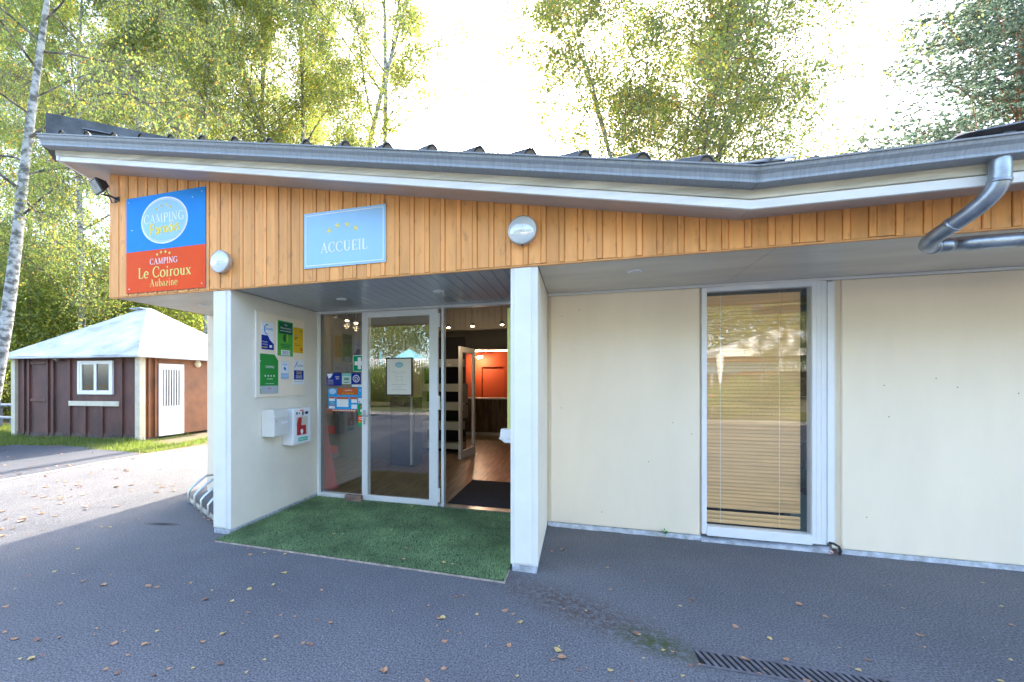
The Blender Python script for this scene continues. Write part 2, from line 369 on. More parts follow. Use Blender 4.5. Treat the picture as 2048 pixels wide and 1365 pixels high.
# ------------------------------------------------------------------ ground
def sheet(name, pts, z, m, kind='structure'):
    mb = MB(); mb.add([(x, y, z) for x, y in pts], [tuple(range(len(pts)))])
    return tag(mb.build(name, m), kind=kind)
sheet("ground", [(-300,-300),(300,-300),(300,300),(-300,300)], -.012, M_lawn)
edgeW = [(-7.75,2.0),(-7.80,4.9),(-7.9,5.8),(-7.92,6.8),(-7.7,7.95),(-7.3,9.5),(-6.8,12),(-6.4,20)]
def apron():
    pts = [(-7.6,-8.6)]+[(x,y) for x, y in edgeW]+[(14,20),(14,-8.6)]
    sheet("pavement", [(-4.9,-2.5),(-4.9,20),(14,20),(14,-2.5)], .000, M_asph)
    pw = [(-30,-8.6),(-30,1.2),(-12,1.6)]+edgeW+[(-4.9,20),(-4.9,-2.5),(14,-2.5),(30,-2.5),(30,-8.6)]
    sheet("road", pw, -.004, M_road)
    sheet("gravel_bay", [(-30,1.4),(-12,1.8),(-7.9,2.2),(-7.95,4.9),(-8.05,5.8),(-8.1,6.7),(-8.7,6.85),(-10.3,7.05),(-12.2,6.75),(-16,6.4),(-30,6)], -.002, M_gravel)
apron()
mb = MB()
for (x0,y0),(x1,y1) in zip(edgeW[:-1], edgeW[1:]):
    d = Vector((x1-x0, y1-y0, 0)).normalized(); nn = Vector((-d.y, d.x, 0))
    mb.obox((x0,y0,-.1), d, nn, (0,0,1), math.hypot(x1-x0,y1-y0)-.006, .10, .104)
mb.box(-30, 30, -8.85, -8.6, -.1, .10)
tag(mb.build("kerb", M_kerb), kind='structure')

# ------------------------------------------------------------------ the reception building
B = thing("reception_building", "low cream reception building with orange board cladding, zinc gutter and open glass door", "building")
YF = 3.39      # cladding face
def ztop(x): return 2.44-.195*(x-.972) if x < .972 else 2.44+.025*(x-.972)
def cladding():
    mb = MB(); cols = []; x = -4.53; i = 0
    xs = []
    while x < 6.0:
        # wide board then narrow batten strip with grooves
        w1 = .088; w2 = .034; g = .0024
        for a, b, dy in ((x, x+w1, 0), (x+w1+g, x+w1+g+w2, -.006)):
            xs.append((a, b, dy, random.uniform(-.004, .004)))
        x += w1+w2+2*g
    for a, b, dy, s in xs:
        b = min(b, 6.0)
        y0 = YF+dy; z0 = 2.262+s; ch = .004
        P = []
        for z in ('b', 't'):
            for xx, yy in ((a, YF+.012), (a, y0+ch), (a+ch, y0), (b-ch, y0), (b, y0+ch), (b, YF+.012)):
                P.append((xx, yy, z0 if z == 'b' else ztop(xx)+.002))
        mb.add(P, [(0,1,7,6),(1,2,8,7),(2,3,9,8),(3,4,10,9),(4,5,11,10),(0,5,4,3,2,1)])
    # backing board
    mb.add([(-4.53,YF+.008,2.268),(6,YF+.008,2.268),(6,YF+.008,ztop(6)),(.972,YF+.008,2.44),(-4.53,YF+.008,ztop(-4.53))], [(0,1,2,3,4)])
    # west return
    y = YF+.004
    mb.box(-4.535, -4.515, YF-.003, 12.0, 2.262, 2.9)
    mb.add([(-4.53,YF,2.9),(-4.53,12,2.9),(-4.53,8,3.0),(-4.53,YF,ztop(-4.53))], [(0,1,2,3)])
    # bottom trim lip
    mb.box(-4.53, 6.0, YF+.004, YF+.03, 2.250, 2.262)
    return mb.build("cladding", M_wood, B)
cladding()
# underside boards at 2.26
mb = MB(); mb.box(-4.53, -3.24, YF+.025, 4.70, 2.262, 2.30); mb.build("soffit", M_under, B)
mb = MB(); mb.box(-.28, 1.205, YF+.025, 4.62, 2.262, 2.30); mb.box(1.208, 6.0, YF+.025, 4.62, 2.262, 2.30); mb.build("soffit", M_under, B)
def planks():
    mb = MB(); x = -3.04; pw = .10
    while x < -.48-.001:
        b = min(x+pw, -.48); g = .004
        mb.box(x+g/2, b-g/2, YF+.03, 4.86, 2.262, 2.275); x += pw
    mb.box(-3.04, -.48, YF+.03, 4.9, 2.277, 2.30)
    return mb.build("plank_ceiling", mat("grey_pvc_planks", (.44,.48,.53), .16, .05, 3, spec=.6), B)
planks()
# recessed downlights in the underside
for i, (px, py) in enumerate(((407,610), (683,599), (877,583), (1270,543), (1950,470))):
    if i == 4: continue
    p = at_z(px, py, 2.26)
    t = thing("recessed_downlight", ["small white recessed downlight in the beige underside left of the portico", "small recessed downlight in the plank ceiling above the left plaques",
        "small recessed downlight in the plank ceiling above the glass door", "flat round downlight in the beige underside right of the portico"][i], "downlight", p, "downlights under the canopy")
    m1 = MB(); m1.lathe((p.x,p.y,2.262), (0,0,-1), [(-.002,.055),(.006,.055),(.010,.042)], 20); m1.build("trim_ring", M_pvc, t)
    m2 = MB(); m2.lathe((p.x,p.y,2.262), (0,0,-1), [(.0,.038),(.011,.038),(.013,.02)], 16); m2.build("lens", mat("frosted_lens", (.55,.56,.56), .3), t)

def fin(x0, x1, y0, y1, label):
    """portico side wall with a moulded end board and plinth foot"""
    mb = MB(); mb.box(x0+.004, x1-.004, y0+.02, y1, .04, 2.262)
    w = mb.build("pillar", M_creamside, B, bevel=.006); w["label"] = label
    e = MB(); e.box(x0, x1, y0, y0+.022, .045, 2.262); e.build("end_board", M_white, w, bevel=.008)
    e = MB(); e.box(x0+.028, x1-.045, y0-.012, y0+.002, .06, 2.245); e.build("end_panel", M_white, w, bevel=.005)
    e = MB(); e.box(x0+.012, x1-.010, y0-.004, y1, -.02, .045); e.build("plinth", M_plinth, w, bevel=.006)
    return w
P1 = fin(-3.24, -3.04, 3.41, 4.90, "left portico pillar wall carrying the plaques and mailbox")
P2 = fin(-.48, -.28, 3.41, 4.90, "right portico pillar wall beside the cream wall")
# west wing wall, seen left of the portico
mb = MB(); mb.box(-4.56, -3.24, 4.70, 4.90, .0, 2.262); mb.box(-4.56, -4.36, 4.90, 12, 0, 2.9); mb.build("wall", M_cream, B)
# right-hand walls
def rwall():
    mb = MB()
    mb.box(-.28, 1.035, 4.60, 4.80, .0, 2.25); mb.box(2.03, 6, 4.60, 4.80, 0, 2.25)
    o = mb.build("wall", M_cream, B)
    e = MB(); e.box(-.255, 1.022, 4.578, 4.602, .045, 2.236); e.build("wall_panel", M_cream, o, bevel=.006)
    e = MB(); e.box(2.045, 6, 4.572, 4.602, .040, 2.236); e.build("wall_panel", M_cream, o, bevel=.008)
    e = MB(); e.box(-.28, 6, 4.568, 4.60, 2.238, 2.261); e.build("top_batten", M_white, o, bevel=.003)
    e = MB()
    for a, b in ((-.28, 1.035), (2.03, 6)):
        n = int((b-a)/.06); prev = None; rings = []
        for i in range(n+1):
            x = a+(b-a)*i/n; k = random.uniform(-.006, .006)
            rings.append([(x,4.60,-.01),(x,4.565+k,-.01),(x,4.572+k,.035+random.uniform(-.003,.003)),(x,4.60,.042)])
        e.loft(rings)
    e.build("plinth", M_plinth, o)
    # dirt-dark joint down the inside corner and nail heads
    e = MB()
    for i in range(15):
        x = random.choice([random.uniform(-.2,.98), random.uniform(2.1,3.3)]); z = random.uniform(.15,2.1); yy = 4.578 if x < 1.5 else 4.572
        e.lathe((x, yy, z), (0,-1,0), [(-.001,.0045),(.0015,.0035)], 8)
    e.build("nail_head", mat("rusty_nail", (.16,.08,.03), .8), o)["kind"] = "stuff"
    return o
rwall()
# tall window
def window():
    W = MB()
    x0, x1 = 1.038, 1.945; y = 4.572
    W.box(x0, x0+.040, y, y+.10, .06, 2.236); W.box(x1-.10, x1, y, y+.10, .06, 2.236)
    W.box(x0+.040, x1-.10, y, y+.10, 2.198, 2.236); W.box(x0+.040, x1-.10, y-.006, y+.10, .05, .13)
    o = W.build("window", M_pvc, B, bevel=.004)
    e = MB(); e.box(x0+.042, x1-.102, y+.03, y+.045, .132, 2.196); e.build("glass_pane", glass_mat("window_glazing", .07, (.98,.98,.97)), o)
    e = MB()
    for xx in (x1-.072, x1-.040): e.box(xx, xx+.006, y-.004, y, .06, 2.236)
    e.box(x1, x1+.045, y-.012, y+.06, .08, 2.225); e.build("shutter_rail", M_pvc, o, bevel=.003)
    e = MB(); e.box(x1+.047, 2.030, y+.03, y+.2, 0.03, 2.25); e.build("reveal", M_creamside, o)
    e = MB(); e.loft([[(x0-.01,y+.1,.03),(x0-.01,y-.03,.018),(x0-.01,y-.03,.0),(x0-.01,y+.1,-.01)],[(x1+.03,y+.1,.048),(x1+.03,y-.03,.030),(x1+.03,y-.03,.0),(x1+.03,y+.1,-.01)]]); e.build("sill", M_plinth, o)
    bl = thing("venetian_blind", "beige venetian blind hanging behind the tall window", "blind", (1.42, 4.66, .15))
    s = MB(); z = .165; i = 0
    while z < 2.19:
        tilt = .016 if z > .30 else .012; gap = .0315 if z > .30 else .036
        if .27 < z < .31: z += .02
        a = 1.086; b = 1.795; yy = 4.66+random.uniform(-.001,.001); dz = random.uniform(-.0015,.0015)
        s.add([(a,yy+.004,z+dz-.0175),(b,yy+.004,z+dz-.0175),(b,yy-.004,z+dz+.0185),(a,yy-.004,z+dz+.0185),(a,yy-.003,z+dz-.001),(b,yy-.003,z+dz-.001)], [(0,1,5,4),(4,5,2,3)]); z += gap
    s.build("slats", mat("blind_slat", (.90,.58,.28), .5, .16, 2.5, stretch=(.6,1,14)), bl)
    for xx in (1.20, 1.64):
        c = MB(); c.tube([(xx,4.642,2.19),(xx,4.642,.16)], .0022, 5); c.build("cord", M_white, bl)
    h = MB(); h.box(1.08,1.80,4.64,4.68,2.17,2.197); h.build("head_rail", M_dark, bl)
window()
def room_boxes():
    # office behind the blind
    mb = MB(); mb.box(-.25,-.2,4.95,7.5,0,2.6); mb.box(4.0,4.05,4.8,7.5,0,2.6); mb.box(-.2,4.0,7.45,7.5,0,2.6); mb.box(-.2,4.0,4.8,7.45,2.58,2.62); mb.box(-.2,4,4.8,7.45,-.02,.0)
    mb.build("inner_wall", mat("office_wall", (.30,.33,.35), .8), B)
room_boxes()
t = thing("storage_shelf", "dark shelf with boxes seen past the right edge of the blind", "shelf", (1.95,5.1,0))
mb = MB(); mb.box(1.75,2.35,5.0,5.03,0,2.0)
for z in (.05,.45,.85,1.25,1.65): mb.box(1.75,2.35,4.85,5.0,z,z+.02)
mb.build("rack", M_dark, t)
mb = MB(); mb.box(1.80,1.92,4.86,4.98,.07,.40); mb.box(1.95,2.1,4.86,4.98,.47,.7); mb.build("box", mat("pale_blue_box", (.3,.5,.55), .6), t)
mb = MB(); mb.box(1.82,1.96,4.87,4.98,.47,.62); mb.build("folder", S_dkgreen, t)

# entrance screen
def entrance():
    y = 4.90
    F = MB()
    F.box(-3.04, -3.006, y-.04, y+.06, .0, 2.262); F.box(-2.43+.0, -2.36, y+.012, y+.06, 0, 2.215); F.box(-1.455, -1.425, y-.03, y+.06, .0, 2.235)
    F.box(-3.006, -.48, y-.035, y+.06, 2.232, 2.262); F.box(-3.006, -2.43, y-.04, y+.06, -.0, .055)
    F.box(-2.36, -1.455, y+.012, y+.06, 0, .03)
    o = F.build("entrance_screen", M_alu, B, bevel=.004)
    g = MB(); g.box(-3.004, -2.432, y+.0, y+.012, .057, 2.230); g.build("glass_pane", M_glass, o)
    s = MB(); s.box(-1.425, -.48, y-.06, y+.06, -.01, .022); s.build("threshold", M_steel, o)
    # closed leaf
    D = MB(); x0, x1 = -2.428, -1.490; z0, z1 = .012, 2.225; yy = y-.045
    D.box(x0, x0+.075, yy, yy+.05, z0, z1); D.box(x1-.098, x1, yy, yy+.05, z0, z1)
    D.box(x0+.075, x1-.098, yy, yy+.05, z1-.065, z1); D.box(x0+.075, x1-.098, yy, yy+.05, z0, z0+.062)
    d = D.build("entrance_door", M_alu, B, bevel=.004)
    d["label"] = "closed white framed glass leaf with a framed notice"
    g = MB(); g.box(x0+.077, x1-.1, yy+.02, yy+.032, z0+.064, z1-.067); g.build("glass_pane", M_glass, d)
    h = MB(); h.box(x0+.02, x0+.05, yy-.008, yy, .93, 1.07); h.tube([(x0+.035,yy,1.01),(x0+.035,yy-.05,1.01),(x0+.06,yy-.055,1.01),(x0+.155,yy-.055,1.008)], .009, 8)
    h.lathe((x0+.035,yy,.915), (0,-1,0), [(0,.012),(.012,.012),(.016,.006)], 12); h.build("door_handle", M_steel, d)
    for z in (2.06, 1.14, .11):
        k = MB(); k.lathe((-1.472,yy-.006,z-.045), (0,0,1), [(0,.013),(.075,.013)], 12); k.lathe((-1.472,yy-.006,z+.034), (0,0,1), [(0,.013),(.075,.013)], 12)
        k.box(-1.495,-1.474,yy-.004,yy+.012,z-.045,z+.11); k.build("hinge", M_alu, d)
    # open leaf, folded out along the right pillar
    D = MB(); x0, x1 = -.535, -.490; ya, yb = 4.04, 4.84
    D.box(x0,x1,ya,ya+.075,.02,2.225); D.box(x0,x1,yb-.09,yb,.02,2.225); D.box(x0,x1,ya+.075,yb-.09,2.15,2.225); D.box(x0,x1,ya+.075,yb-.09,.02,.085)
    d2 = D.build("entrance_door", M_alu, B, bevel=.003); d2["label"] = "open glass leaf folded out beside the right pillar"
    g = MB(); g.box(-.518,-.508,ya+.077,yb-.092,.087,2.148); g.build("glass_pane", M_glass, d2)
    g = MB(); g.box(-.598,-.537,4.05,4.075,.98,2.06); g.build("door_edge_cover", mat("yellow_green_cover", (.62,.66,.22), .5), d2, bevel=.004)
    g = MB(); g.box(-.655,-.537,4.03,4.13,.90,.985); g.loft([[(-.655,4.03,.9),(-.655,4.13,.9),(-.54,4.13,.9),(-.54,4.03,.9)],[(-.62,4.03,.862),(-.62,4.13,.862),(-.54,4.13,.862),(-.54,4.03,.862)]]); g.build("push_bar", M_pvc, d2, bevel=.008)
    return o
entrance_o = None
def entrance_run():
    global entrance_o
    entrance_o = entrance()
entrance_run()
# ------------------------------------------------------------------ roof, fascia boards, gutter
def lin(x, xa, za, xb, zb): return za+(zb-za)*(x-xa)/(xb-xa)
YE = 3.09
XC = .955     # mitre
def strip(mb, ya, yb, L, R, xs=(-4.80, XC, 6.0)):
    """board whose section corners follow the sloping eave; L,R = (zlow,zhigh) at left end and at mitre/right"""
    rings = []
    for x, (a, b) in zip(xs, (L, R, R)):
        rings.append([(x,ya,a),(x,yb,a),(x,yb,b),(x,ya,b)])
    return mb.loft(rings)
mb = MB(); strip(mb, YE, YE+.025, (3.556,3.606), (2.405,2.458)); mb.build("fascia_board", M_fascia, B, bevel=.003)
mb = MB(); strip(mb, YE-.012, YE+.02, (3.608,3.672), (2.460,2.530), (-4.84, XC, 6.0)); mb.build("fascia_board", M_fasciatop, B, bevel=.003)
# soffit between fascia board and cladding, front and west
mb = MB()
mb.add([(-4.80,YE+.02,3.566),(XC,YE+.02,2.414),(XC+.017,YF,2.440),(-4.53,YF,3.513),
        (-4.80,YE+.02,3.59),(XC,YE+.02,2.44),(XC+.017,YF,2.466),(-4.53,YF,3.54)], [(0,1,2,3),(4,5,6,7),(0,1,5,4),(1,2,6,5),(2,3,7,6),(3,0,4,7)])
mb.build("soffit", M_soffit, B)
mb = MB()
mb.add([(XC+.003,YE+.02,2.412),(6.0,YE+.02,2.412),(6.0,YF,2.496),(XC+.020,YF,2.440),
        (XC+.003,YE+.02,2.44),(6.0,YE+.02,2.44),(6.0,YF,2.52),(XC+.020,YF,2.466)], [(0,1,2,3),(4,5,6,7),(0,1,5,4),(1,2,6,5),(2,3,7,6),(3,0,4,7)])
mb.build("soffit", M_soffit, B)
mb = MB()
mb.add([(-4.80,YE+.02,3.566),(-4.53,YF,3.513),(-4.53,9,2.6),(-4.88,9,2.6),
        (-4.80,YE+.02,3.60),(-4.53,YF,3.55),(-4.53,9,2.64),(-4.88,9,2.64)], [(0,1,2,3),(4,5,6,7),(0,1,5,4),(1,2,6,5),(2,3,7,6),(3,0,4,7)])
mb.build("soffit", mat("west_soffit", (.58,.50,.44), .5, .1, 3), B)
mb = MB(); mb.loft([[(-4.83,YE-.01,3.56),(-4.80,YE-.01,3.56),(-4.80,YE-.01,3.69),(-4.83,YE-.01,3.69)],[(-4.90,9,2.59),(-4.87,9,2.59),(-4.87,9,2.72),(-4.90,9,2.72)]])
mb.build("fascia_board", M_fascia, B)
# gutter: ogee profile lofted along the sloping eave
def gutter():
    # section (y offset towards viewer from YE, height) at the mitre; heights relative to the gutter base
    sec = [(.002,.0),(-.085,.0),(-.092,.004),(-.092,.016),(-.086,.022),(-.096,.045),(-.112,.062),(-.118,.078),(-.128,.080),(-.130,.088),(-.120,.092),(-.112,.088),(-.106,.070),(-.08,.03),(-.012,.02),(-.004,.10),(.002,.10)]
    mb = MB(); rings = []
    for x, zb, sc, ex in ((-4.90,3.672,1.12,0), (-1.9,lin(-1.9,-4.90,3.672,XC,2.512),1.06,0), (XC-.004,2.512,1.0,0)):
        rings.append([(x, YE-.014+a, zb+b*sc) for a, b in sec])
    mb.loft(rings, smooth=False); o = mb.build("gutter", M_zinc, B)
    mb = MB(); rings = []
    for x, zb in ((XC+.004,2.512),(6.0,2.512)): rings.append([(x, YE-.014+a, zb+b) for a, b in sec])
    mb.loft(rings); mb.build("gutter", M_zinc, B)
    mb = MB()
    for x, zb in ((XC-.006,2.512),(XC+.0,2.512),(XC+.006,2.512)): mb.loft([[(x+d, YE-.014+a*1.015-.0015, zb+b*1.01-.001) for a, b in sec] for d in (-.003,.003)])
    mb.build("solder_joint", mat("joint_lead", (.22,.24,.25), .6), o)
    for x in (-3.52,-1.35):
        mb = MB(); zb = lin(x,-4.90,3.672,XC,2.512); mb.loft([[(x+d, YE-.014+a*1.012-.001, zb+(d*-.2)+b*1.08-.001) for a, b in sec] for d in (-.004,.004)])
        mb.build("solder_joint", M_zinc, o)
gutter()
def roof():
    CX, CY = -4.88, 2.99; ZC = 3.765; yr = 2.985
    def zr(x): return lin(x, -4.88, 3.765, XC, 2.600)
    mb = MB(); pitch = .333; x = CX; prof = []
    while x < 1.05:
        for d, h in ((0,0),(.200,0),(.236,.056),(.258,.064),(.280,.056),(.316,0)): prof.append((x+d, h))
        x += pitch
    prof = [(a, b) for a, b in prof if a <= 1.05]
    row0 = []; row1 = []; 
    for i, (a, h) in enumerate(prof):
        t = max((a-CX)/2, .02)
        row0.append(Vector((a, yr+(.01 if h == 0 else 0), zr(a)+h)))
        row1.append(Vector((a-t, yr+t, zr(a)+.39*t+h)))
    th = Vector((0,0,-.008)); n = len(row0)
    mb.add(row0+row1+[p+th for p in row0]+[p+th for p in row1], [f for i in range(n-1) for f in ((i,i+1,n+i+1,n+i),(2*n+i,3*n+i,3*n+i+1,2*n+i+1),(i,2*n+i,2*n+i+1,i+1))])
    mb.cur = 1
    # foam rib closures set into the rib ends
    x = CX
    while x < .9:
        pts = [(x+.206,0),(x+.238,.049),(x+.258,.056),(x+.278,.049),(x+.310,0)]
        mb.add([(a, yr+.012, zr(a)+h) for a, h in pts], [(0,1,2,3,4)]); x += pitch
    o = mb.build("roof", [M_roof, mat("foam_closure", (.16,.13,.10), .9)], B)
    # right-hand slope, ribs run straight back
    mb = MB(); x = 1.02; prof = []
    while x < 6.1:
        for d, h in ((0,0),(.16,0),(.182,.045),(.222,.045),(.244,0)): prof.append((x+d, h))
        x += .262
    a0 = [Vector((a, 3.0, 2.585+h)) for a, h in prof]; a1 = [Vector((a, 9.0, 3.2+h)) for a, h in prof]; n = len(a0)
    mb.add(a0+a1+[p+th for p in a0]+[p+th for p in a1], [f for i in range(n-1) for f in ((i,i+1,n+i+1,n+i),(2*n+i,3*n+i,3*n+i+1,2*n+i+1),(i,2*n+i,2*n+i+1,i+1))])
    mb.build("roof", M_roof, B)
    # the rest of the roof over the building
    apex = (-1.95, 5.9, ZC+.02)
    mb = MB(); ring = [(CX,CY,ZC-.01),(CX-.02,9.0,2.72),(CX-.12,12.2,2.7),(6,12.2,3.3),(6,9,3.19),(1.2,9,3.19),(1.0,3.0,2.58)]
    mb.add([apex]+ring, [(0,i,i+1) for i in range(1,7)])
    mb.build("roof", M_roof, B)
    # broken flashing pieces at the valley and at the right end
    def capfl(x0, x1, y, z0, z1, w, name="ridge_cap"):
        c = MB(); rings = []
        for i in range(7):
            t = i/6; x = x0+(x1-x0)*t; z = z0+(z1-z0)*t+.008*math.sin(5*t); k = .035+.02*t*t
            rings.append([(x+.03*math.sin(t*3), y+w*s, z+k*(1-abs(2*s-1)**1.5)+.004*random.uniform(-1,1)) for s in (0,.2,.4,.6,.8,1)]+[(x, y+w*s, z+k*(1-abs(2*s-1)**1.5)-.008) for s in (1,.8,.6,.4,.2,0)])
        c.loft(rings); return c.build(name, mat("flashing", (.20,.21,.24), .45, .3, 8), B)
    capfl(.70, 1.13, 2.99, 2.625, 2.645, .20)
    capfl(1.86, 3.2, 2.97, 2.645, 2.72, .26)
    # ridge ventilator running back at 45 degrees
    a = Vector((-5.02, 3.28, 3.72)); d = Vector((.72,.69,0)).normalized(); s = Vector((d.y,-d.x,0)); L = 4.4
    v = MB(); hgt = .36
    a = Vector((-4.98, 3.08, 3.70)); 
    v.obox(a, d, -s, Vector((0,0,1)), L, .30, hgt)
    o = v.build("roof_vent", M_vent, B, bevel=.006)
    for k in range(4):
        u0 = .30+k*1.15; lv = MB()
        for j in range(4):
            z = a.z+.075+j*.065
            lv.obox(a+d*u0+s*.002+Vector((0,0,z-a.z)), d, (s+Vector((0,0,-.55))).normalized(), Vector((0,0,1)), .55, .035, .006)
        lv.build("louvre", mat("louvre_metal", (.20,.23,.27), .4, .3, 8), o)
    f = MB(); f.obox(a+s*.002+Vector((0,0,-.02)), d, s, Vector((0,0,1)), 1.5, .10, .10); f.build("flashing", M_vent, o, bevel=.01)
roof()
# downpipe
def downpipe():
    path = [(1.995,3.035,2.535),(1.995,3.035,2.43),(1.992,3.04,2.385),(1.975,3.07,2.335),(1.945,3.13,2.285),(1.905,3.22,2.235),(1.885,3.29,2.205),(1.895,3.345,2.185),(1.93,3.375,2.180),(2.0,3.385,2.182),(2.4,3.40,2.19),(5.5,3.42,2.22)]
    # smooth
    P = []
    for i in range(len(path)-1):
        p0 = Vector(path[max(i-1,0)]); p1 = Vector(path[i]); p2 = Vector(path[i+1]); p3 = Vector(path[min(i+2,len(path)-1)])
        for k in range(4):
            t = k/4; P.append(.5*((2*p1)+(-p0+p2)*t+(2*p0-5*p1+4*p2-p3)*t*t+(-p0+3*p1-3*p2+p3)*t**3))
    P.append(Vector(path[-1]))
    mb = MB(); mb.tube(P, .040, 18); o = mb.build("downpipe", M_pipe, B)
    for i in (6, 19, 33):
        c = MB(); d = (P[i+1]-P[i]).normalized(); c.lathe(P[i]-d*.009, d, [(0,.0405),(.002,.0435),(.016,.0435),(.018,.0405)], 18)
        c.build("pipe_collar", M_pipe, o)
downpipe()

# ------------------------------------------------------------------ interior
M_floor = mat("laminate_floor", (.40,.27,.17), .32, .45, 3, stretch=(7,.5,1), col2=(.17,.11,.07))
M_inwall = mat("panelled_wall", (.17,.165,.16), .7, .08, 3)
mb = MB(); mb.box(-4.36,-.2,4.97,13.6,-.02,.012); mb.build("floor", M_floor, B)
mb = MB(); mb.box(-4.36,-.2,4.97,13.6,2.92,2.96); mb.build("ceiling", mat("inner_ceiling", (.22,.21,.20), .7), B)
mb = MB(); mb.box(-.3,-.2,4.92,13.6,0,2.92); mb.box(-4.36,-3.2,8.3,8.4,0,2.92); mb.box(-3.2,-.3,8.26,8.42,2.38,2.92); mb.box(-4.36,-.3,13.5,13.6,0,2.92); mb.box(-4.40,-4.30,4.97,13.5,0,2.92)
for i in range(36):
    x = -4.2+i*.11
    mb.box(x, x+.006, 8.252 if x > -3.2 else 8.29, 8.262 if x > -3.2 else 8.302, 2.38 if x > -3.2 else 0, 2.92)
mb.build("inner_wall", M_inwall, B)
mb = MB(); mb.box(-3.06,-.48,4.93,5.0,2.262,2.92); mb.box(-4.36,-3.0,4.90,4.97,0,2.92); mb.build("inner_wall", M_inwall, B)
# orange bar back wall with recess
mb = MB(); y = 13.2
mb.box(-4.3,-2.70,y,y+.1,.9,2.92); mb.box(-2.05,-.3,y,y+.1,.9,2.92); mb.box(-2.70,-2.05,y,y+.1,1.85,2.92); mb.box(-2.70,-2.05,y+.12,y+.16,.9,1.85)
mb.build("inner_wall", mat("orange_wall", (.62,.09,.02), .6, .05, 2), B)
bar = thing("bar_counter", "wood panelled bar counter with pale top in front of the orange wall", "counter", (-2,11.9,0))
mb = MB(); mb.box(-3.6,-.35,11.8,11.86,.08,.95); mb.build("front_panel", mat("oak_panel", (.22,.15,.10), .5, .5, 2.5, stretch=(6,6,.8), col2=(.06,.04,.028)), bar)
mb = MB(); mb.box(-3.62,-.33,11.74,12.4,.95,.985); mb.build("counter_top", M_grey if False else mat("grey_laminate", (.5,.5,.5), .4), bar, bevel=.004)
mb = MB(); mb.box(-3.6,-.35,11.78,11.8,.01,.09); mb.build("skirting", M_pvc, bar)
mb = MB(); mb.box(-4.3,-.3,11.9,12.3,2.28,2.92); mb.build("beam", M_inwall, B)
led = thing("light_strip", "lit dotted strip of lights above the bar counter", "light strip", (-2,11.7,2.3))
mb = MB(); mb.box(-3.5,-.4,11.67,11.70,2.20,2.225); mb.build("channel", M_pvc, led)
mb = MB()
M_led = mat("led_glow", (1,.9,.7), .5, emit=(1,.82,.5), estr=4)
for i in range(90): mb.box(-3.48+i*.034,-3.463+i*.034,11.662,11.669,2.203,2.222)
mb.build("diode_row", M_led, led)
# stair-like display rack
st = thing("stepped_display", "white stepped display rack with dark gaps behind the open doorway", "display rack", (-2.35,8.6,0))
mb = MB()
for i, z in enumerate((.12,.48,.86,1.22,1.70)): mb.box(-2.95,-2.12,8.43+i*.02,8.75,z,z+(.15 if i else .10))
mb.box(-2.95,-2.92,8.43,8.8,0,2.0); mb.build("shelf", mat("rack_white", (.50,.53,.50), .5), st)
mb = MB(); mb.box(-2.95,-2.12,8.78,8.82,0,2.3); mb.build("back_panel", S_black, st)
mb = MB(); mb.box(-2.95,-2.12,8.60,8.64,1.26,1.68); mb.build("screen", mat("screen_black", (.004,.005,.01), .15), st)
# half open glazed inner door
a0 = Vector((-2.03,7.86,.02)); a1 = Vector((-1.93,8.62,.02)); du = (a1-a0).normalized(); dn = Vector((du.y,-du.x,0)); LD = (a1-a0).length; up = Vector((0,0,1))
dd = thing("inner_door", "half open white glazed door standing inside the entrance hall", "door", a0)
mb = MB(); mb.obox(a0,du,dn,up,.09,.045,2.02); mb.obox(a0+du*(LD-.09),du,dn,up,.09,.045,2.02); mb.obox(a0+du*.09,du,dn,up,LD-.18,.045,.15); mb.obox(a0+du*.09+up*1.92,du,dn,up,LD-.18,.045,.10)
mb.build("frame", M_pvc, dd, bevel=.004)
mb = MB(); mb.obox(a0+du*.09+dn*.018+up*.15,du,dn,up,LD-.18,.008,1.77); mb.build("glass_pane", M_glass2, dd)
mb = MB(); mb.obox(a0+du*.25-dn*.004+up*1.0,du,-dn,up,.25,.004,.36); mb.obox(a0+du*.25-dn*.004+up*.72,du,-dn,up,.25,.004,.24); mb.build("notice", mat("dim_notice", (.30,.29,.28), .6), dd)
# spotlights (lit in the photograph)
M_bulb = mat("bulb_glow", (1,.8,.5), .4, emit=(1,.66,.33), estr=7)
spots = [(-3.30,6.7),(-3.02,6.9),(-2.78,7.05),(-2.32,7.55),(-1.86,7.62),(-1.34,7.70)]
slb = ["unlit chrome ceiling spotlight nearest the left pillar","lit ceiling spotlight seen through the left pane","lit ceiling spotlight beside the door frame top","lit ceiling spotlight left in the open doorway","lit ceiling spotlight in the middle of the open doorway","lit ceiling spotlight beside the right pillar edge"]
zsp = [2.30,2.29,2.25,2.37,2.37,2.37]
spx = [(670,634),(694,641),(712,646),(897,655),(945,652),(1004,649)]
for i, (x, y) in enumerate(spots):
    p = at_y(spx[i][0], spx[i][1], y); x, z = p.x, p.z
    t = thing("ceiling_spotlight", slb[i], "spotlight", (x,y,z), "ceiling spotlights in the entrance hall")
    mb = MB(); mb.lathe((x,y,z+.045), (.1,-.2,-1), [(0,.012),(.005,.035),(.03,.042),(.055,.044)], 16); mb.tube([(x,y,z+.045),(x,y,2.93)], .006, 6); mb.build("housing", M_steel, t)
    mb = MB(); mb.lathe((x,y,z), (.1,-.2,-1), [(-.01,.036),(.008,.034),(.016,.015)], 14); mb.build("bulb", M_bulb if i else M_pvc, t)
    if i:
        ld = bpy.data.lights.new("spot_bulb", 'POINT'); ld.energy = .5; ld.color = (1,.72,.42); ld.shadow_soft_size = .05
        lo = bpy.data.objects.new("spot_bulb", ld); C.objects.link(lo); lo.parent = t; lo.location = (0,-.03,-.09)
bar_light = bpy.data.lights.new("bar_bulb", 'POINT'); bar_light.energy = 4.5; bar_light.color = (1,.75,.5); bar_light.shadow_soft_size = .05
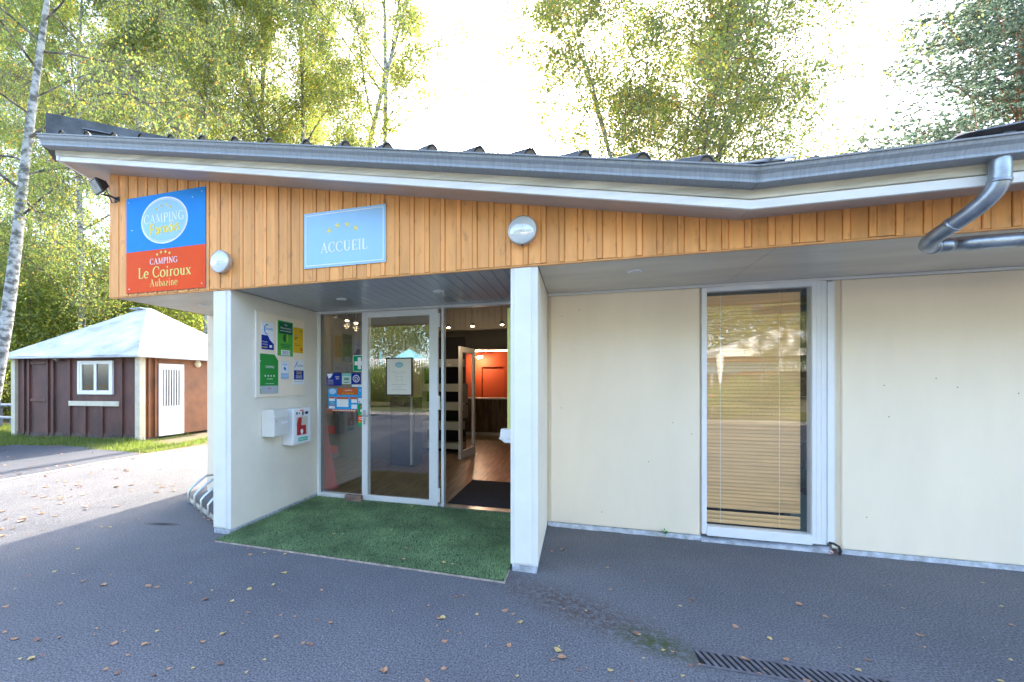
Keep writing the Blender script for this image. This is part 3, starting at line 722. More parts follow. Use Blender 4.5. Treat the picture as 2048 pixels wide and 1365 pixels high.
for i, (px, py) in enumerate(((948,714),(957,715),(963,714))):
    p = at_y(px, py, 12.9)
    t = thing("bar_spotlight", "small lit spotlight in front of the orange bar wall, %s" % ["leftmost of three","middle of three","rightmost of three"][i], "spotlight", p, "spotlights over the bar")
    mb = MB(); mb.lathe(p, (0,-1,-.3), [(-.05,.02),(.0,.045),(.01,.045)], 12); mb.build("housing", M_steel, t)
    mb = MB(); mb.lathe(p, (0,-1,-.3), [(.0,.04),(.016,.02)], 12); mb.build("bulb", M_bulb, t)
    if i == 1:
        lo = bpy.data.objects.new("bar_bulb", bar_light); C.objects.link(lo); lo.parent = t; lo.location = (0,-.12,-.08)
mt = thing("entrance_mat", "dark grey rectangular mat on the wooden floor inside the doorway", "mat", (-1,5.6,.012))
mb = MB(); mb.box(-1.42,-.45,5.02,6.30,.012,.024); mb.build("pile", mat("mat_pile", (.035,.033,.04), .95, .3, 60, bump=.6, bscale=200), mt, bevel=.004)
# reception furniture dimly seen through the glazing
t = thing("reception_desk", "grey reception desk with white top seen through the left pane", "desk", (-3.4,7.6,0))
mb = MB(); mb.box(-4.2,-2.95,7.5,8.1,0,.98); mb.build("front_panel", mat("desk_grey", (.20,.19,.18), .6), t)
mb = MB(); mb.box(-4.25,-2.90,7.42,8.15,.98,1.02); mb.build("counter_top", M_pvc, t, bevel=.004)
t = thing("brochure_cabinet", "dark cabinet standing behind the closed glass leaf", "cabinet", (-2.95,7.0,0))
mb = MB(); mb.box(-2.98,-2.55,7.0,7.4,0,1.15); mb.build("body", mat("cabinet_dark", (.03,.033,.04), .5), t, bevel=.006)
mb = MB(); mb.box(-2.60,-2.57,6.94,6.97,.05,1.3); mb.build("upright", M_pvc, t)
# red panel leaning inside the left pane
rp = thing("red_display_panel", "red panel leaning inside the left pane beside the pillar", "panel", (-2.95,5.1,0))
mb = MB(); mb.loft([[(-3.17,5.10,.012),(-2.985,5.27,.012),(-2.995,5.29,.012),(-3.18,5.12,.012)],[(-3.20,5.14,1.16),(-3.165,5.20,1.16),(-3.175,5.22,1.16),(-3.21,5.16,1.16)]]); mb.build("board", mat("red_panel", (.50,.01,.025), .4), rp)
for z in (1.04,.78,.52):
    x = -2.985-.18*(z/1.16); mb = MB(); mb.box(x-.02,x+.075,5.27,5.28,z-.05,z+.05); mb.build("flag", mat("red_flag", (.65,.02,.03), .5), rp)
# ------------------------------------------------------------------ things fixed to the building
def board(name, label, cat, o, u, v, n, w, h, m, thick=.004, group=None, bev=.001):
    """board whose face is w x h from lower-left corner o; returns (thing, Art on its face)"""
    u = Vector(u); v = Vector(v); n = Vector(n); o = Vector(o)
    t = thing(name, label, cat, o, group)
    mb = MB(); mb.obox(o, u, v, n, w, h, thick); mb.build("panel", m, t)
    return t, Art(o+n*thick, u, v, n)
def layer(t, m, fn, name):
    mb = MB(); fn(mb); return mb.build(name, m, t)
UX = (1,0,0); UZ = (0,0,1); NY = (0,-1,0)
# large sign
t, A = board("campsite_sign", "large blue and red campsite sign at the left end of the orange cladding", "sign", (-4.288,3.384,2.284), UX, UZ, NY, .99, .942, S_blue, .006)
layer(t, S_red, lambda mb: A.rect(mb, 0,0,.99,.405,1), "red_field")
layer(t, S_white, lambda mb: (A.ell(mb,.49,.680,.292,.225,1,.0,48)), "oval_rim")
layer(t, S_sky, lambda mb: (A.ell(mb,.49,.680,.277,.210,2.2,.0,48)), "oval")
layer(t, S_white, lambda mb: A.ell(mb,.49,.680,.270,.203,3.0,.0,48), "oval_line")
layer(t, S_sky, lambda mb: A.ell(mb,.49,.680,.266,.199,3.8,.0,48), "oval_field")
layer(t, S_white, lambda mb: A.serif(mb, "CAMPING", .49, .662, .088, 5, width=.50), "lettering")
layer(t, S_yel, lambda mb: (hand(A, mb, "Paradis", .315, .545, .105, 5, .15, .06), [A.star(mb, .49+dx, y, .019, 5, r) for dx, y, r in ((-.085,.795,.3),(-.03,.822,.1),(.028,.824,-.1),(.083,.80,-.3))]), "lettering")
layer(t, S_white, lambda mb: A.serif(mb, "CAMPING", .485, .262, .058, 3, width=.345), "lettering")
layer(t, S_pale, lambda mb: (A.serif(mb, "Le Coiroux", .49, .135, .105, 3, width=.66, T=.15), A.serif(mb, "Aubazine", .485, .046, .074, 3, width=.345, T=.12),
    [A.star(mb, .485+dx, y, .019, 3, r) for dx, y, r in ((-.08,.355,.3),(-.03,.374,.1),(.025,.374,-.1),(.075,.358,-.3))]), "lettering")
layer(t, M_steel, lambda mb: [A.ell(mb, x, y, .006, .006, 3, 0, 8) for x, y in ((.04,.04),(.95,.04),(.04,.90),(.95,.90),(.08,.62),(.84,.86))], "screw")
# accueil sign
t, A = board("welcome_sign", "pale blue ACCUEIL sign with four yellow stars above the entrance", "sign", (-2.238,3.384,2.372), UX, UZ, NY, .762, .469, S_sky, .006)
layer(t, S_white, lambda mb: A.frame(mb, .018,.018,.744,.451,.007,1.5), "border")
layer(t, S_white, lambda mb: A.serif(mb, "ACCUEIL", .382, .120, .086, 2, width=.435, T=.17), "lettering")
layer(t, S_pale, lambda mb: [A.star(mb, x, y, .030, 2, r) for x, y, r in ((.245,.305,.35),(.325,.340,.12),(.415,.338,-.12),(.495,.302,-.35))], "star")
# round bulkhead lamps
def bulkhead(x, z, y, label, r=.100, name="bulkhead_lamp", group="round wall lamps on the cladding"):
    t = thing(name, label, "lamp", (x,y,z), group)
    mb = MB(); mb.lathe((x,y,z), NY, [(0,r*1.0),(.035,r*1.0),(.045,r*1.04),(.055,r*1.04),(.060,r*.96)], 40); mb.build("rim", mat("lamp_rim", (.60,.60,.58), .35, .1, 8, metal=.5), t)
    g = MB(); g.lathe((x,y,z), NY, [(.056,r*.96),(.066,r*.92),(.078,r*.76),(.087,r*.48),(.091,r*.05)], 40); g.build("glass_dome", M_dome, t)
    g = MB(); g.lathe((x,y,z), NY, [(.030,r*.02),(.034,r*.35),(.042,r*.7),(.057,r*.94)], 30); g.lathe((x,y,z-.012), NY, [(.045,.018),(.060,.016),(.064,.008)], 16); g.build("reflector", mat("lamp_reflector", (.88,.88,.86), .35, .15, 30), t)
    g = MB(); g.box(x-.008,x+.008,y-.05,y-.035,z-r*1.10,z-r*1.0); g.build("clip", M_dark, t)
M_dome = glass_mat("ribbed_dome", .16, (.93,.94,.95))
bulkhead(-3.095, 2.497, YF-.006, "round glass bulkhead lamp left, above the left pillar")
bulkhead(-.385, 2.500, YF-.006, "round glass bulkhead lamp above the right pillar")
# floodlight
fl = thing("floodlight", "black halogen floodlight on the left corner of the cladding", "floodlight", (-4.41,3.38,3.27))
fc = Vector((-4.47,3.235,3.325)); fn = Vector((-.25,-.80,-.52)).normalized(); fu = Vector((fn.y,-fn.x,0)).normalized()*-1; fv = fn.cross(fu)*-1
if fv.z < 0: fv = -fv
mb = MB()
def rr(c, a, b): return [c+fu*sx*a+fv*sy*b for sx, sy in ((-1,-1),(1,-1),(1,1),(-1,1))]
mb.loft([rr(fc+fn*.035,.088,.066), rr(fc+fn*.020,.090,.068), rr(fc-fn*.03,.060,.045), rr(fc-fn*.055,.045,.032)]); mb.build("housing", M_dark, fl, bevel=.004)
mb = MB(); mb.loft([rr(fc+fn*.0355,.076,.054), rr(fc+fn*.037,.074,.052)]); mb.build("glass_pane", mat("flood_glass", (.42,.44,.42), .12, .3, 20), fl)
mb = MB()
for k in (-1,0,1): mb.obox(fc-fn*.06+fu*(k*.02-.002)-fv*.03, fu, fv, -fn, .004, .06, .018)
mb.obox(fc-fn*.05-fu*.03-fv*.028, fu, fv, -fn, .06, .056, .02); mb.build("cooling_fin", M_dark, fl)
mb = MB(); b0 = Vector((-4.42,3.385,3.245)); mb.tube([fc-fv*.072-fu*.05, fc-fv*.085, fc-fv*.072+fu*.05], .006, 6); mb.tube([fc-fv*.083, b0+Vector((-.01,-.06,.01)), b0], .009, 6); mb.box(b0.x-.03,b0.x+.03,3.376,3.386,b0.z-.022,b0.z+.022)
mb.tube([fc-fn*.07, fc-fn*.075-Vector((0,0,.06)), b0+Vector((-.03,-.03,-.045)), b0+Vector((.01,-.01,-.03))], .005, 6); mb.build("bracket", M_dark, fl)
# blue tablet sign on west wing wall
t, A = board("blue_wall_notice", "narrow blue notice on the cream wall left of the left pillar", "notice", (-4.442,4.698,1.405), UX, UZ, NY, .21, .29, S_navy, .004)
layer(t, S_white, lambda mb: [A.ell(mb, .015, y, .005, .005, 1, 0, 8) for y in (.015,.275)], "screw")
layer(t, mat("notice_red", (.35,.03,.12), .5), lambda mb: [A.rect(mb, .03+.01*(i % 3), .05+i*.022, .09+.02*(i % 2), .06+i*.022, 1) for i in range(9)], "print")
# notice board with certification plaques on the left portico wall (x = -3.04, faces +x, u runs towards the door)
U = (0,1,0); N = (1,0,0)
def wy(y0, z0): return (-3.040, y0, z0)
t, A = board("notice_board", "cream notice board on the left portico wall holding the plaques", "notice board", wy(3.745,1.252), U, UZ, N, .834, .856, M_cream, .012)
mb = MB(); mb.box(-3.04,-3.022,3.738,3.745,1.25,2.11); mb.build("edge_trim", M_pvc, t)
XB = -3.027
def plq(name, label, y0, y1, z0, z1, m, th=.003, grp="campsite rating plaques on the notice board"):
    t, A = board(name, label, "plaque", (XB,y0,z0), U, UZ, N, y1-y0, z1-z0, m, th, grp); return t, A, y1-y0, z1-z0
t, A, w_, h_ = plq("rating_plaque", "white and dark blue plaque lettered anwb, top left of the board", 3.817, 4.014, 1.735, 2.015, S_white)
layer(t, S_navy, lambda mb: A.poly(mb, [(0,0),(w_,0),(w_,.062),(.135,.10),(.100,.145),(0,.145)], 1), "navy_field")
layer(t, S_blue, lambda mb: (A.text(mb, "anwb", .125, .20, .034, 1, width=.115), A.ribbon(mb, [(.085+.036*math.cos(a), .205+.048*math.sin(a)) for a in [math.radians(60+i*14) for i in range(18)]], [.006+.001*min(i,17-i)*1.5 for i in range(18)], 1)), "lettering")
layer(t, S_orange, lambda mb: A.ribbon(mb, [(.085+.036*math.cos(a), .212+.046*math.sin(a)) for a in [math.radians(50+i*12) for i in range(5)]], [.006]*5, 1.3), "swoosh")
layer(t, S_white, lambda mb: (A.text(mb, "Erkende", .052, .070, .016, 2, width=.078), A.text(mb, "camping", .052, .046, .016, 2, width=.078), A.rect(mb, .125,.022,.165,.048,2)), "lettering")
layer(t, S_yel, lambda mb: [A.star(mb, .020+i*.021, .022, .010, 2) for i in range(4)], "star")
t, A, w_, h_ = plq("rating_plaque", "tall bright green plaque with dark header and 2021 label", 4.064, 4.352, 1.676, 2.068, S_white, .006)
layer(t, S_lime, lambda mb: A.rect(mb, .008,.008,w_-.008,h_-.008,1), "green_field")
layer(t, S_dkgreen, lambda mb: (A.rect(mb, .030,.245,w_-.020,h_-.020,2), A.poly(mb, [(.12,.16),(.095,.19),(.11,.235),(.15,.245),(.15,.16)], 2)), "header")
layer(t, S_white, lambda mb: (A.rect(mb, .065,.016,.225,.072,2), A.text(mb, "Eco", .15,.335,.022,3), A.text(mb, "Réservation", .15,.300,.020,3,width=.19), A.text(mb, "www.camping.fr", .15,.272,.018,3,width=.20)), "lettering")
layer(t, S_navy, lambda mb: A.text(mb, "2021", .145,.026,.036,3,width=.13), "lettering")
layer(t, S_dkgreen, lambda mb: [A.rect(mb, .05+.01*i,.128-.016*i,.24-.01*i,.135-.016*i,2) for i in range(3)], "print")
layer(t, S_gold, lambda mb: [A.rect(mb, .165,.165+i*.018,.185,.174+i*.018,2) for i in range(5)], "print")
t, A, w_, h_ = plq("rating_plaque", "yellow plaque with small red disc, top right of the board", 4.362, 4.546, 1.732, 2.018, S_gold)
layer(t, S_black, lambda mb: (A.rect(mb,.02,.165,.075,.175,1), A.rect(mb,.02,.145,.05,.154,1), A.text(mb, "adac", .145,.242,.020,1,width=.05), A.rect(mb,.02,.10,.06,.104,1), A.rect(mb,.02,.085,.13,.089,1)), "print")
layer(t, S_blue, lambda mb: [A.star(mb, .028+i*.018, .195, .008, 1) for i in range(4)], "star")
layer(t, S_red, lambda mb: A.ell(mb,.15,.045,.019,.022,1), "red_disc")
layer(t, S_white, lambda mb: A.text(mb, "!", .15,.034,.024,2), "print")
# green camping panel with clipped corner
t = thing("rating_plaque", "green plaque reading CAMPING with four white stars and a clipped corner", "plaque", (XB,3.80,1.285), "campsite rating plaques on the notice board")
A = Art((XB+.006,3.799,1.284), U, UZ, N); W_, H_ = .285,.405
mb = MB(); pts = [(0,0),(W_,0),(W_,.345),(.225,H_),(0,H_)]; mb.loft([[A.P(x,y,0)-Vector((.005,0,0)) for x, y in pts],[A.P(x,y,0) for x, y in pts]]); mb.build("panel", S_green, t)
layer(t, S_grey, lambda mb: A.rect(mb, 0,0,W_,.080,1), "grey_foot")
layer(t, S_white, lambda mb: (A.text(mb, "CAMPING", .145,.262,.026,2,width=.135), [A.star(mb, .072+i*.047,.182,.015,2) for i in range(4)], A.rect(mb,.10,.148,.19,.152,2), A.rect(mb,.08,.100,.21,.103,2)), "lettering")
layer(t, S_navy, lambda mb: A.poly(mb, [(.115,.05),(.14,.066),(.135,.045)], 2), "print")
layer(t, S_red, lambda mb: A.poly(mb, [(.145,.05),(.175,.060),(.165,.045)], 2), "print")
layer(t, M_pvc, lambda mb: [A.ell(mb,.0,y,.006,.006,3,0,8) for y in (.33,.06)], "clip")
t, A, w_, h_ = plq("rating_plaque", "small light blue plaque in the middle of the lower row", 4.132, 4.272, 1.436, 1.628, S_white)
layer(t, S_sky, lambda mb: (A.frame(mb,.004,.004,w_-.004,h_-.004,.004,1), A.rect(mb,.004,.004,w_-.004,.062,1)), "border")
layer(t, S_blue, lambda mb: (A.ell(mb,.065,.115,.018,.016,1), A.ell(mb,.080,.105,.012,.014,1.5), A.rect(mb,.03,.16,.11,.164,1), A.rect(mb,.03,.148,.11,.152,1)), "print")
layer(t, S_white, lambda mb: A.text(mb, "camping", .07,.025,.024,2,width=.10), "lettering")
t, A, w_, h_ = plq("rating_plaque", "white plaque with dark blue block reading 2018, lower right of the board", 4.352, 4.568, 1.375, 1.655, S_white)
layer(t, S_navy, lambda mb: (A.rect(mb,.015,.055,w_-.012,.160,1), A.ribbon(mb, [(.025,.185),(.05,.215),(.075,.252)],[.004,.008,.010],1), A.text(mb, "TOURING", .13,.205,.020,1,width=.13), A.rect(mb,.02,.03,.19,.033,1)), "blue_block")
layer(t, S_yel, lambda mb: (A.text(mb, "2018", .108,.115,.034,2,width=.10), A.ell(mb,.085,.255,.008,.008,1)), "lettering")
layer(t, S_white, lambda mb: [A.rect(mb,.05,.072+i*.012,.17,.076+i*.012,2) for i in range(3)], "print")
# mailbox
mbx = thing("mailbox", "off-white metal letterbox on the left portico wall under the plaques", "mailbox", (-3.04,3.96,.85))
M_box = mat("box_enamel", (.72,.71,.66), .35, .05, 4)
mb = MB(); mb.box(-3.04,-2.896,3.84,4.08,.850,1.122); mb.build("body", M_box, mbx, bevel=.004)
mb = MB(); mb.box(-2.896,-2.889,3.846,4.074,.856,1.030); mb.build("door_flap", M_box, mbx, bevel=.003)
mb = MB(); mb.loft([[(-2.896,3.846,1.040),(-2.885,3.846,1.034),(-2.885,3.846,1.04),(-2.896,3.846,1.105)],[(-2.896,4.074,1.040),(-2.885,4.074,1.034),(-2.885,4.074,1.04),(-2.896,4.074,1.105)]]); mb.build("letter_flap", M_box, mbx, bevel=.001)
mb = MB(); mb.lathe((-2.889,3.87,1.005), N, [(0,.011),(.004,.010)], 14); mb.build("lock", M_steel, mbx)
mb = MB(); mb.box(-2.8895,-2.8875,3.96,4.055,.975,.998); mb.build("name_plate", M_pvc, mbx)
# defibrillator cabinet
ae = thing("defibrillator_cabinet", "white wall cabinet with a window showing a red defibrillator case", "defibrillator", (-3.04,4.35,.72))
mb = MB(); mb.box(-3.04,-2.905,4.175,4.52,.720,1.116); mb.build("body", M_pvc, ae, bevel=.010)
mb = MB()
for y0, y1, z0, z1 in ((4.19,4.505,1.02,1.10),(4.19,4.505,.735,.82),(4.19,4.235,.82,1.02),(4.455,4.505,.82,1.02)): mb.box(-2.905,-2.896,y0,y1,z0,z1)
mb.build("door", M_pvc, ae, bevel=.002)
mb = MB(); mb.box(-2.9,-2.897,4.235,4.455,.82,1.02); mb.build("glass_pane", M_glass2, ae)
mb = MB(); mb.box(-2.904,-2.903,4.236,4.454,.821,1.019); mb.build("inner_back", S_paper, ae)
mb = MB(); mb.box(-2.903,-2.9012,4.25,4.42,.822,.925); mb.loft([[(-2.903,4.24,.925),(-2.903,4.33,.925),(-2.9012,4.33,.925),(-2.9012,4.24,.925)],[(-2.903,4.28,1.015),(-2.903,4.34,1.015),(-2.9012,4.34,1.015),(-2.9012,4.28,1.015)]]); mb.build("red_case", mat("case_red", (.6,.015,.02), .5), ae)
A = Art((-2.896,4.19,.735), U, UZ, N)
layer(ae, S_white, lambda mb: (A.ell(mb,.14,.125,.026,.026,1), A.poly(mb,[(.115,.115),(.14,.085),(.165,.115)],1.6)), "heart_mark")
layer(ae, mat("aed_green", (.05,.50,.36), .5), lambda mb: A.rect(mb,.07,.018,.255,.062,1), "label_field")
layer(ae, S_white, lambda mb: A.text(mb, "DEFIBRILLATEUR", .163,.030,.020,2,width=.17), "lettering")
layer(ae, S_red, lambda mb: (A.rect(mb,.10,.350,.17,.362,1), A.rect(mb,.148,.288,.158,.30,1)), "print")
layer(ae, S_black, lambda mb: (A.rect(mb,.145,.302,.172,.345,1), A.rect(mb,.035,.315,.06,.34,1), A.rect(mb,.08,.32,.10,.335,1), A.rect(mb,.205,.31,.26,.34,1), A.rect(mb,.185,.32,.195,.33,1)), "print")
# stickers and papers on the left pane (glass at y = 4.90)
def sticker(name, label, x0, x1, z0, z1, m, grp="stickers on the left pane", cat="sticker"):
    return board(name, label, cat, (x0,4.898,z0), UX, UZ, NY, x1-x0, z1-z0, m, .0015, grp)
t, A = sticker("first_aid_sticker", "green sticker with white cross, top of the left pane", -2.565,-2.433,1.528,1.722, S_white)
layer(t, flat("aid_green",(.0,.30,.14)), lambda mb: A.rect(mb,.006,.006,.132,.188,1), "green_field")
layer(t, S_white, lambda mb: (A.rect(mb,.024,.075,.132,.122,2), A.rect(mb,.066,.028,.108,.168,2.6)), "cross")
t, A = sticker("award_sticker", "dark blue campsite sticker with yellow stars, left pane", -2.925,-2.728,1.358,1.512, S_navy)
layer(t, S_white, lambda mb: (A.poly(mb,[(.005,.145),(.09,.148),(.06,.10),(.03,.085)],1), A.text(mb,"Erkende",.055,.062,.015,1,width=.075), A.text(mb,"camping",.055,.042,.015,1,width=.075), A.text(mb,"ANWB",.15,.098,.018,1,width=.055), A.text(mb,"2021",.152,.078,.016,1,width=.045)), "lettering")
layer(t, S_yel, lambda mb: [A.star(mb,.022+i*.022,.022,.009,1) for i in range(4)], "star")
t, A = sticker("review_sticker", "pale green sticker with a round eyed emblem, left pane", -2.712,-2.590,1.378,1.508, S_teal)
layer(t, S_white, lambda mb: A.rect(mb,.004,.004,.118,.092,1), "white_field")
layer(t, mat("sage",(.42,.60,.52),.5), lambda mb: A.rect(mb,.010,.010,.112,.088,1.6), "field")
layer(t, S_black, lambda mb: (A.ell(mb,.045,.062,.015,.015,2.5), A.ell(mb,.077,.062,.015,.015,2.5), A.rect(mb,.03,.018,.09,.024,2.5)), "emblem")
layer(t, S_teal, lambda mb: (A.ell(mb,.045,.062,.008,.008,3.5), A.ell(mb,.077,.062,.008,.008,3.5)), "emblem")
t, A = sticker("award_sticker", "dark blue square sticker with a ringed letter D, left pane", -2.582,-2.462,1.378,1.508, S_navy)
layer(t, S_white, lambda mb: (A.ell(mb,.06,.065,.044,.044,1)), "ring")
layer(t, S_navy, lambda mb: (A.ell(mb,.06,.065,.036,.036,2)), "ring_field")
layer(t, S_white, lambda mb: A.text(mb,"D",.06,.042,.046,3), "lettering")
t, A = sticker("award_sticker", "narrow lime sticker with black print at the edge of the left pane", -2.458,-2.433,1.378,1.51, flat("lime2",(.5,.55,.05)))
layer(t, S_black, lambda mb: A.poly(mb,[(.008,.0),(.025,.0),(.025,.05)],1), "print")
t, A = sticker("paper_strip", "white paper strip under the blue stickers on the left pane", -2.582,-2.433,1.345,1.372, S_white)
layer(t, S_grey, lambda mb: A.rect(mb,.07,.012,.13,.016,1), "print")
t, A = sticker("opening_hours_poster", "blue and orange opening hours poster of the campsite, left pane", -2.900,-2.500,1.048,1.328, S_cyan, cat="poster")
layer(t, S_orange, lambda mb: (A.rect(mb,.118,.20,.40,.28,1), A.rect(mb,.0,.0,.40,.026,1), A.rect(mb,.012,.155,.09,.175,1), A.rect(mb,.11,.15,.275,.175,1), A.rect(mb,.29,.15,.395,.175,1), A.rect(mb,.012,.062,.09,.07,1)), "orange_field")
layer(t, S_white, lambda mb: (A.rect(mb,.012,.125,.09,.155,1), A.rect(mb,.012,.034,.09,.062,1), A.rect(mb,.118,.055,.275,.148,1), A.rect(mb,.315,.105,.39,.148,1), A.rect(mb,.315,.035,.39,.085,1), A.serif(mb,"CAMPING",.27,.245,.018,2,width=.11), A.ell(mb,.058,.24,.043,.032,1), [A.rect(mb,.06+i*.035,.008,.085+i*.035,.018,2) for i in range(9)]), "white_field")
layer(t, S_sky, lambda mb: A.ell(mb,.058,.24,.038,.028,2), "oval")
layer(t, S_gold, lambda mb: (A.serif(mb,"Le Coiroux",.27,.212,.022,2,width=.16,T=.15), A.rect(mb,.02,.105,.08,.110,1), A.rect(mb,.03,.085,.09,.090,1), A.rect(mb,.04,.232,.076,.237,3)), "lettering")
t, A = sticker("award_sticker", "light blue upright sticker at the right edge of the left pane", -2.497,-2.433,1.150,1.345, S_cyan)
layer(t, S_white, lambda mb: (A.rect(mb,.004,.004,.064,.06,1), A.text(mb,"C",.03,.14,.03,1)), "print")
layer(t, S_red, lambda mb: (A.rect(mb,.035,.075,.06,.09,1), A.ell(mb,.02,.02,.008,.008,2,0,10)), "print")
t, A = sticker("award_sticker", "green upright sticker with red block at the right edge of the left pane", -2.497,-2.433,.876,1.142, flat("sticker_green",(.0,.38,.13)))
layer(t, S_red, lambda mb: (A.rect(mb,.0,.055,.064,.125,1), A.rect(mb,.035,.21,.064,.245,1)), "red_field")
layer(t, S_white, lambda mb: (A.rect(mb,.010,.098,.060,.106,2), A.rect(mb,.010,.078,.060,.087,2), A.rect(mb,.03,.17,.064,.2,1)), "print")
layer(t, S_gold, lambda mb: (A.ell(mb,.022,.05,.012,.012,2), A.poly(mb,[(.03,.135),(.064,.135),(.064,.165)],1)), "print")
# framed notice on the door leaf
t, A = board("framed_notice", "cream notice in a dark frame on the closed glass leaf", "notice", (-2.118,4.862,1.245), UX, UZ, NY, .325, .438, S_black, .006)
layer(t, S_paper, lambda mb: A.rect(mb,.014,.016,.311,.424,1), "paper")
layer(t, mat("notice_oval",(.22,.42,.50),.6), lambda mb: A.ell(mb,.165,.355,.050,.032,2), "oval")
layer(t, mat("faint_ink",(.36,.40,.40),.7), lambda mb: (A.text(mb,"Bienvenue / Welcome",.165,.270,.012,2,width=.17), A.text(mb,"Accueil / Reception",.165,.250,.010,2,width=.11), A.text(mb,"9h00 - 12h00",.165,.212,.013,2,width=.10), A.text(mb,"14h00 - 19h00",.165,.175,.013,2,width=.10), A.rect(mb,.07,.126,.26,.130,2), A.rect(mb,.13,.10,.20,.103,2), A.rect(mb,.07,.068,.26,.072,2)), "lettering")
layer(t, S_pale, lambda mb: A.rect(mb,.14,.345,.19,.350,3), "print")
# ------------------------------------------------------------------ carpet, brick, grate, bike rack
def carpet():
    t = thing("artificial_grass_carpet", "green artificial grass carpet in front of the glass entrance", "carpet", (-1.75,4.0,0))
    zb = .006
    mb = MB()
    out = [(-3.03,3.215),(-.50,3.175),(-.485,3.40),(-.49,4.86),(-3.03,4.85)]
    mb.loft([[(x,y,.0) for x, y in out],[(x,y,.012) for x, y in out]])
    mb.build("backing", mat("turf_backing", (.09,.15,.065), .95, .4, 40, col2=(.012,.045,.02)), t)
    N_ = 90000
    x = rng.uniform(-3.03,-.49,N_); y = rng.uniform(3.19,4.85,N_); k = y > 3.215-.016*(x+3.03)
    x = x[k]; y = y[k]; n = len(x); h = rng.uniform(.008,.017,n)
    edge = np.minimum(np.abs(x+3.03), np.abs(x+.49)); h += .010*np.exp(-edge/.12)
    a = rng.uniform(0,2*np.pi,n); wv = .0022; lx = rng.normal(0,.006,n); ly = rng.normal(-.002,.006,n)
    V = np.empty((n,3,3)); V[:,0] = np.stack([x-np.cos(a)*wv,y-np.sin(a)*wv,np.full(n,.010)],1); V[:,1] = np.stack([x+np.cos(a)*wv,y+np.sin(a)*wv,np.full(n,.010)],1); V[:,2] = np.stack([x+lx,y+ly,.012+h],1)
    me = bpy.data.meshes.new("pile"); me.vertices.add(3*n); me.vertices.foreach_set("co",(V-np.array([-1.75,4.0,0])).ravel()); me.loops.add(3*n); me.loops.foreach_set("vertex_index",np.arange(3*n,dtype=np.int32))
    me.polygons.add(n); me.polygons.foreach_set("loop_start",np.arange(0,3*n,3,dtype=np.int32)); me.update(calc_edges=True); me.materials.append(mat("turf_blade", (.24,.35,.16), .55, .45, 2.2, spec=.4))
    o = bpy.data.objects.new("pile", me); C.objects.link(o); o.parent = t; o["kind"] = "stuff"
    mb = MB(); mb.obox((-3.03,3.208,0),(1,-.0158,0),(0,1,0),UZ,2.54,.006,.012); mb.box(-.492,-.484,3.17,3.40,0,.012); mb.build("edge_strip", mat("frayed_edge", (.40,.32,.27), .9, .4, 20), t)
carpet()
p = at_z(706,1008,.01)
br = thing("door_wedge_brick", "weathered brown wooden block standing on the carpet by the glass door", "block", (-2.47,4.76,.012))
mb = MB(); mb.box(-2.595,-2.385,4.74,4.80,.014,.085); mb.build("block", mat("weathered_block", (.30,.20,.16), .85, .5, 14, bump=.4), br, bevel=.006)
def grate():
    t = thing("drain_grate", "grey slotted drain grate set in the asphalt at the lower right", "drain grate", (.58,2.6,0))
    ang = math.atan2(.014,.87); L = 3.0; n = 0
    o = Vector((.575,2.70,.0)); u = Vector((1,.004,0)).normalized(); v = Vector((0,-1,0)); W = .155
    mb = MB(); mb.obox(o+Vector((0,0,-.004)),u,v,UZ,L,.016,.010); mb.obox(o+v*(W-.016)+Vector((0,0,-.004)),u,v,UZ,L,.016,.010)
    s = 0; 
    while s < L:
        mb.loft([[o+u*(s)+v*.016+Vector((0,0,z)), o+u*(s+.017)+v*.016+Vector((0,0,z)), o+u*(s+.017+.035)+v*(W-.016)+Vector((0,0,z)), o+u*(s+.035)+v*(W-.016)+Vector((0,0,z))] for z in (-.004,.005)]); s += .0335
    mb.build("grid", mat("cast_grate", (.17,.17,.20), .5, .35, 20, metal=.4, bump=.2), t)
    mb = MB(); mb.obox(o+Vector((0,0,.0015)),u,v,UZ,L,W,.0006); mb.build("channel_shade_sheet", mat("channel_shade_black", (.008,.008,.009), .95), t)  # thin near-black sheet between the bars paints in the channel's shade
grate()
def bikerack():
    t = thing("bicycle_rack", "galvanised bicycle rack with arched hoops beside the left pillar", "bicycle rack", (-4.0,4.1,0))
    a = Vector((-4.322,4.172,.0)); b = Vector((-3.40,3.62,.0)); d = (b-a).normalized(); e = Vector((-d.y,d.x,0)); 
    if e.y < 0: e = -e
    mb = MB(); mb.obox(a-d*.05+Vector((0,0,.012)), d, e, UZ, 1.32, .035, .022); mb.obox(a-d*.05+e*.40+Vector((0,0,.012)), d, e, UZ, 1.2, .035, .022)
    mb.build("base_rail", mat("rail_steel", (.50,.50,.46), .5, .3, 10, metal=.5), t)
    for i in range(5):
        p = a+d*(i*.262)
        for s in (0, .030):
            path = [(0,.0),(0,.13),(.03,.17),(.16,.27),(.20,.288),(.26,.288),(.30,.27),(.40,.21),(.42,.18),(.42,.02)]
            pts = []
            for u_, z in path: pts.append(p+d*s*1.0+e*u_+Vector((0,0,z)))
            mb = MB(); mb.tube(pts, .0095, 8); mb.build("hoop", M_steel, t)
        mb = MB(); mb.obox(p-e*.006-d*.01, d, e, UZ, .055, .012, .03); mb.build("clamp", M_steel, t)
bikerack()
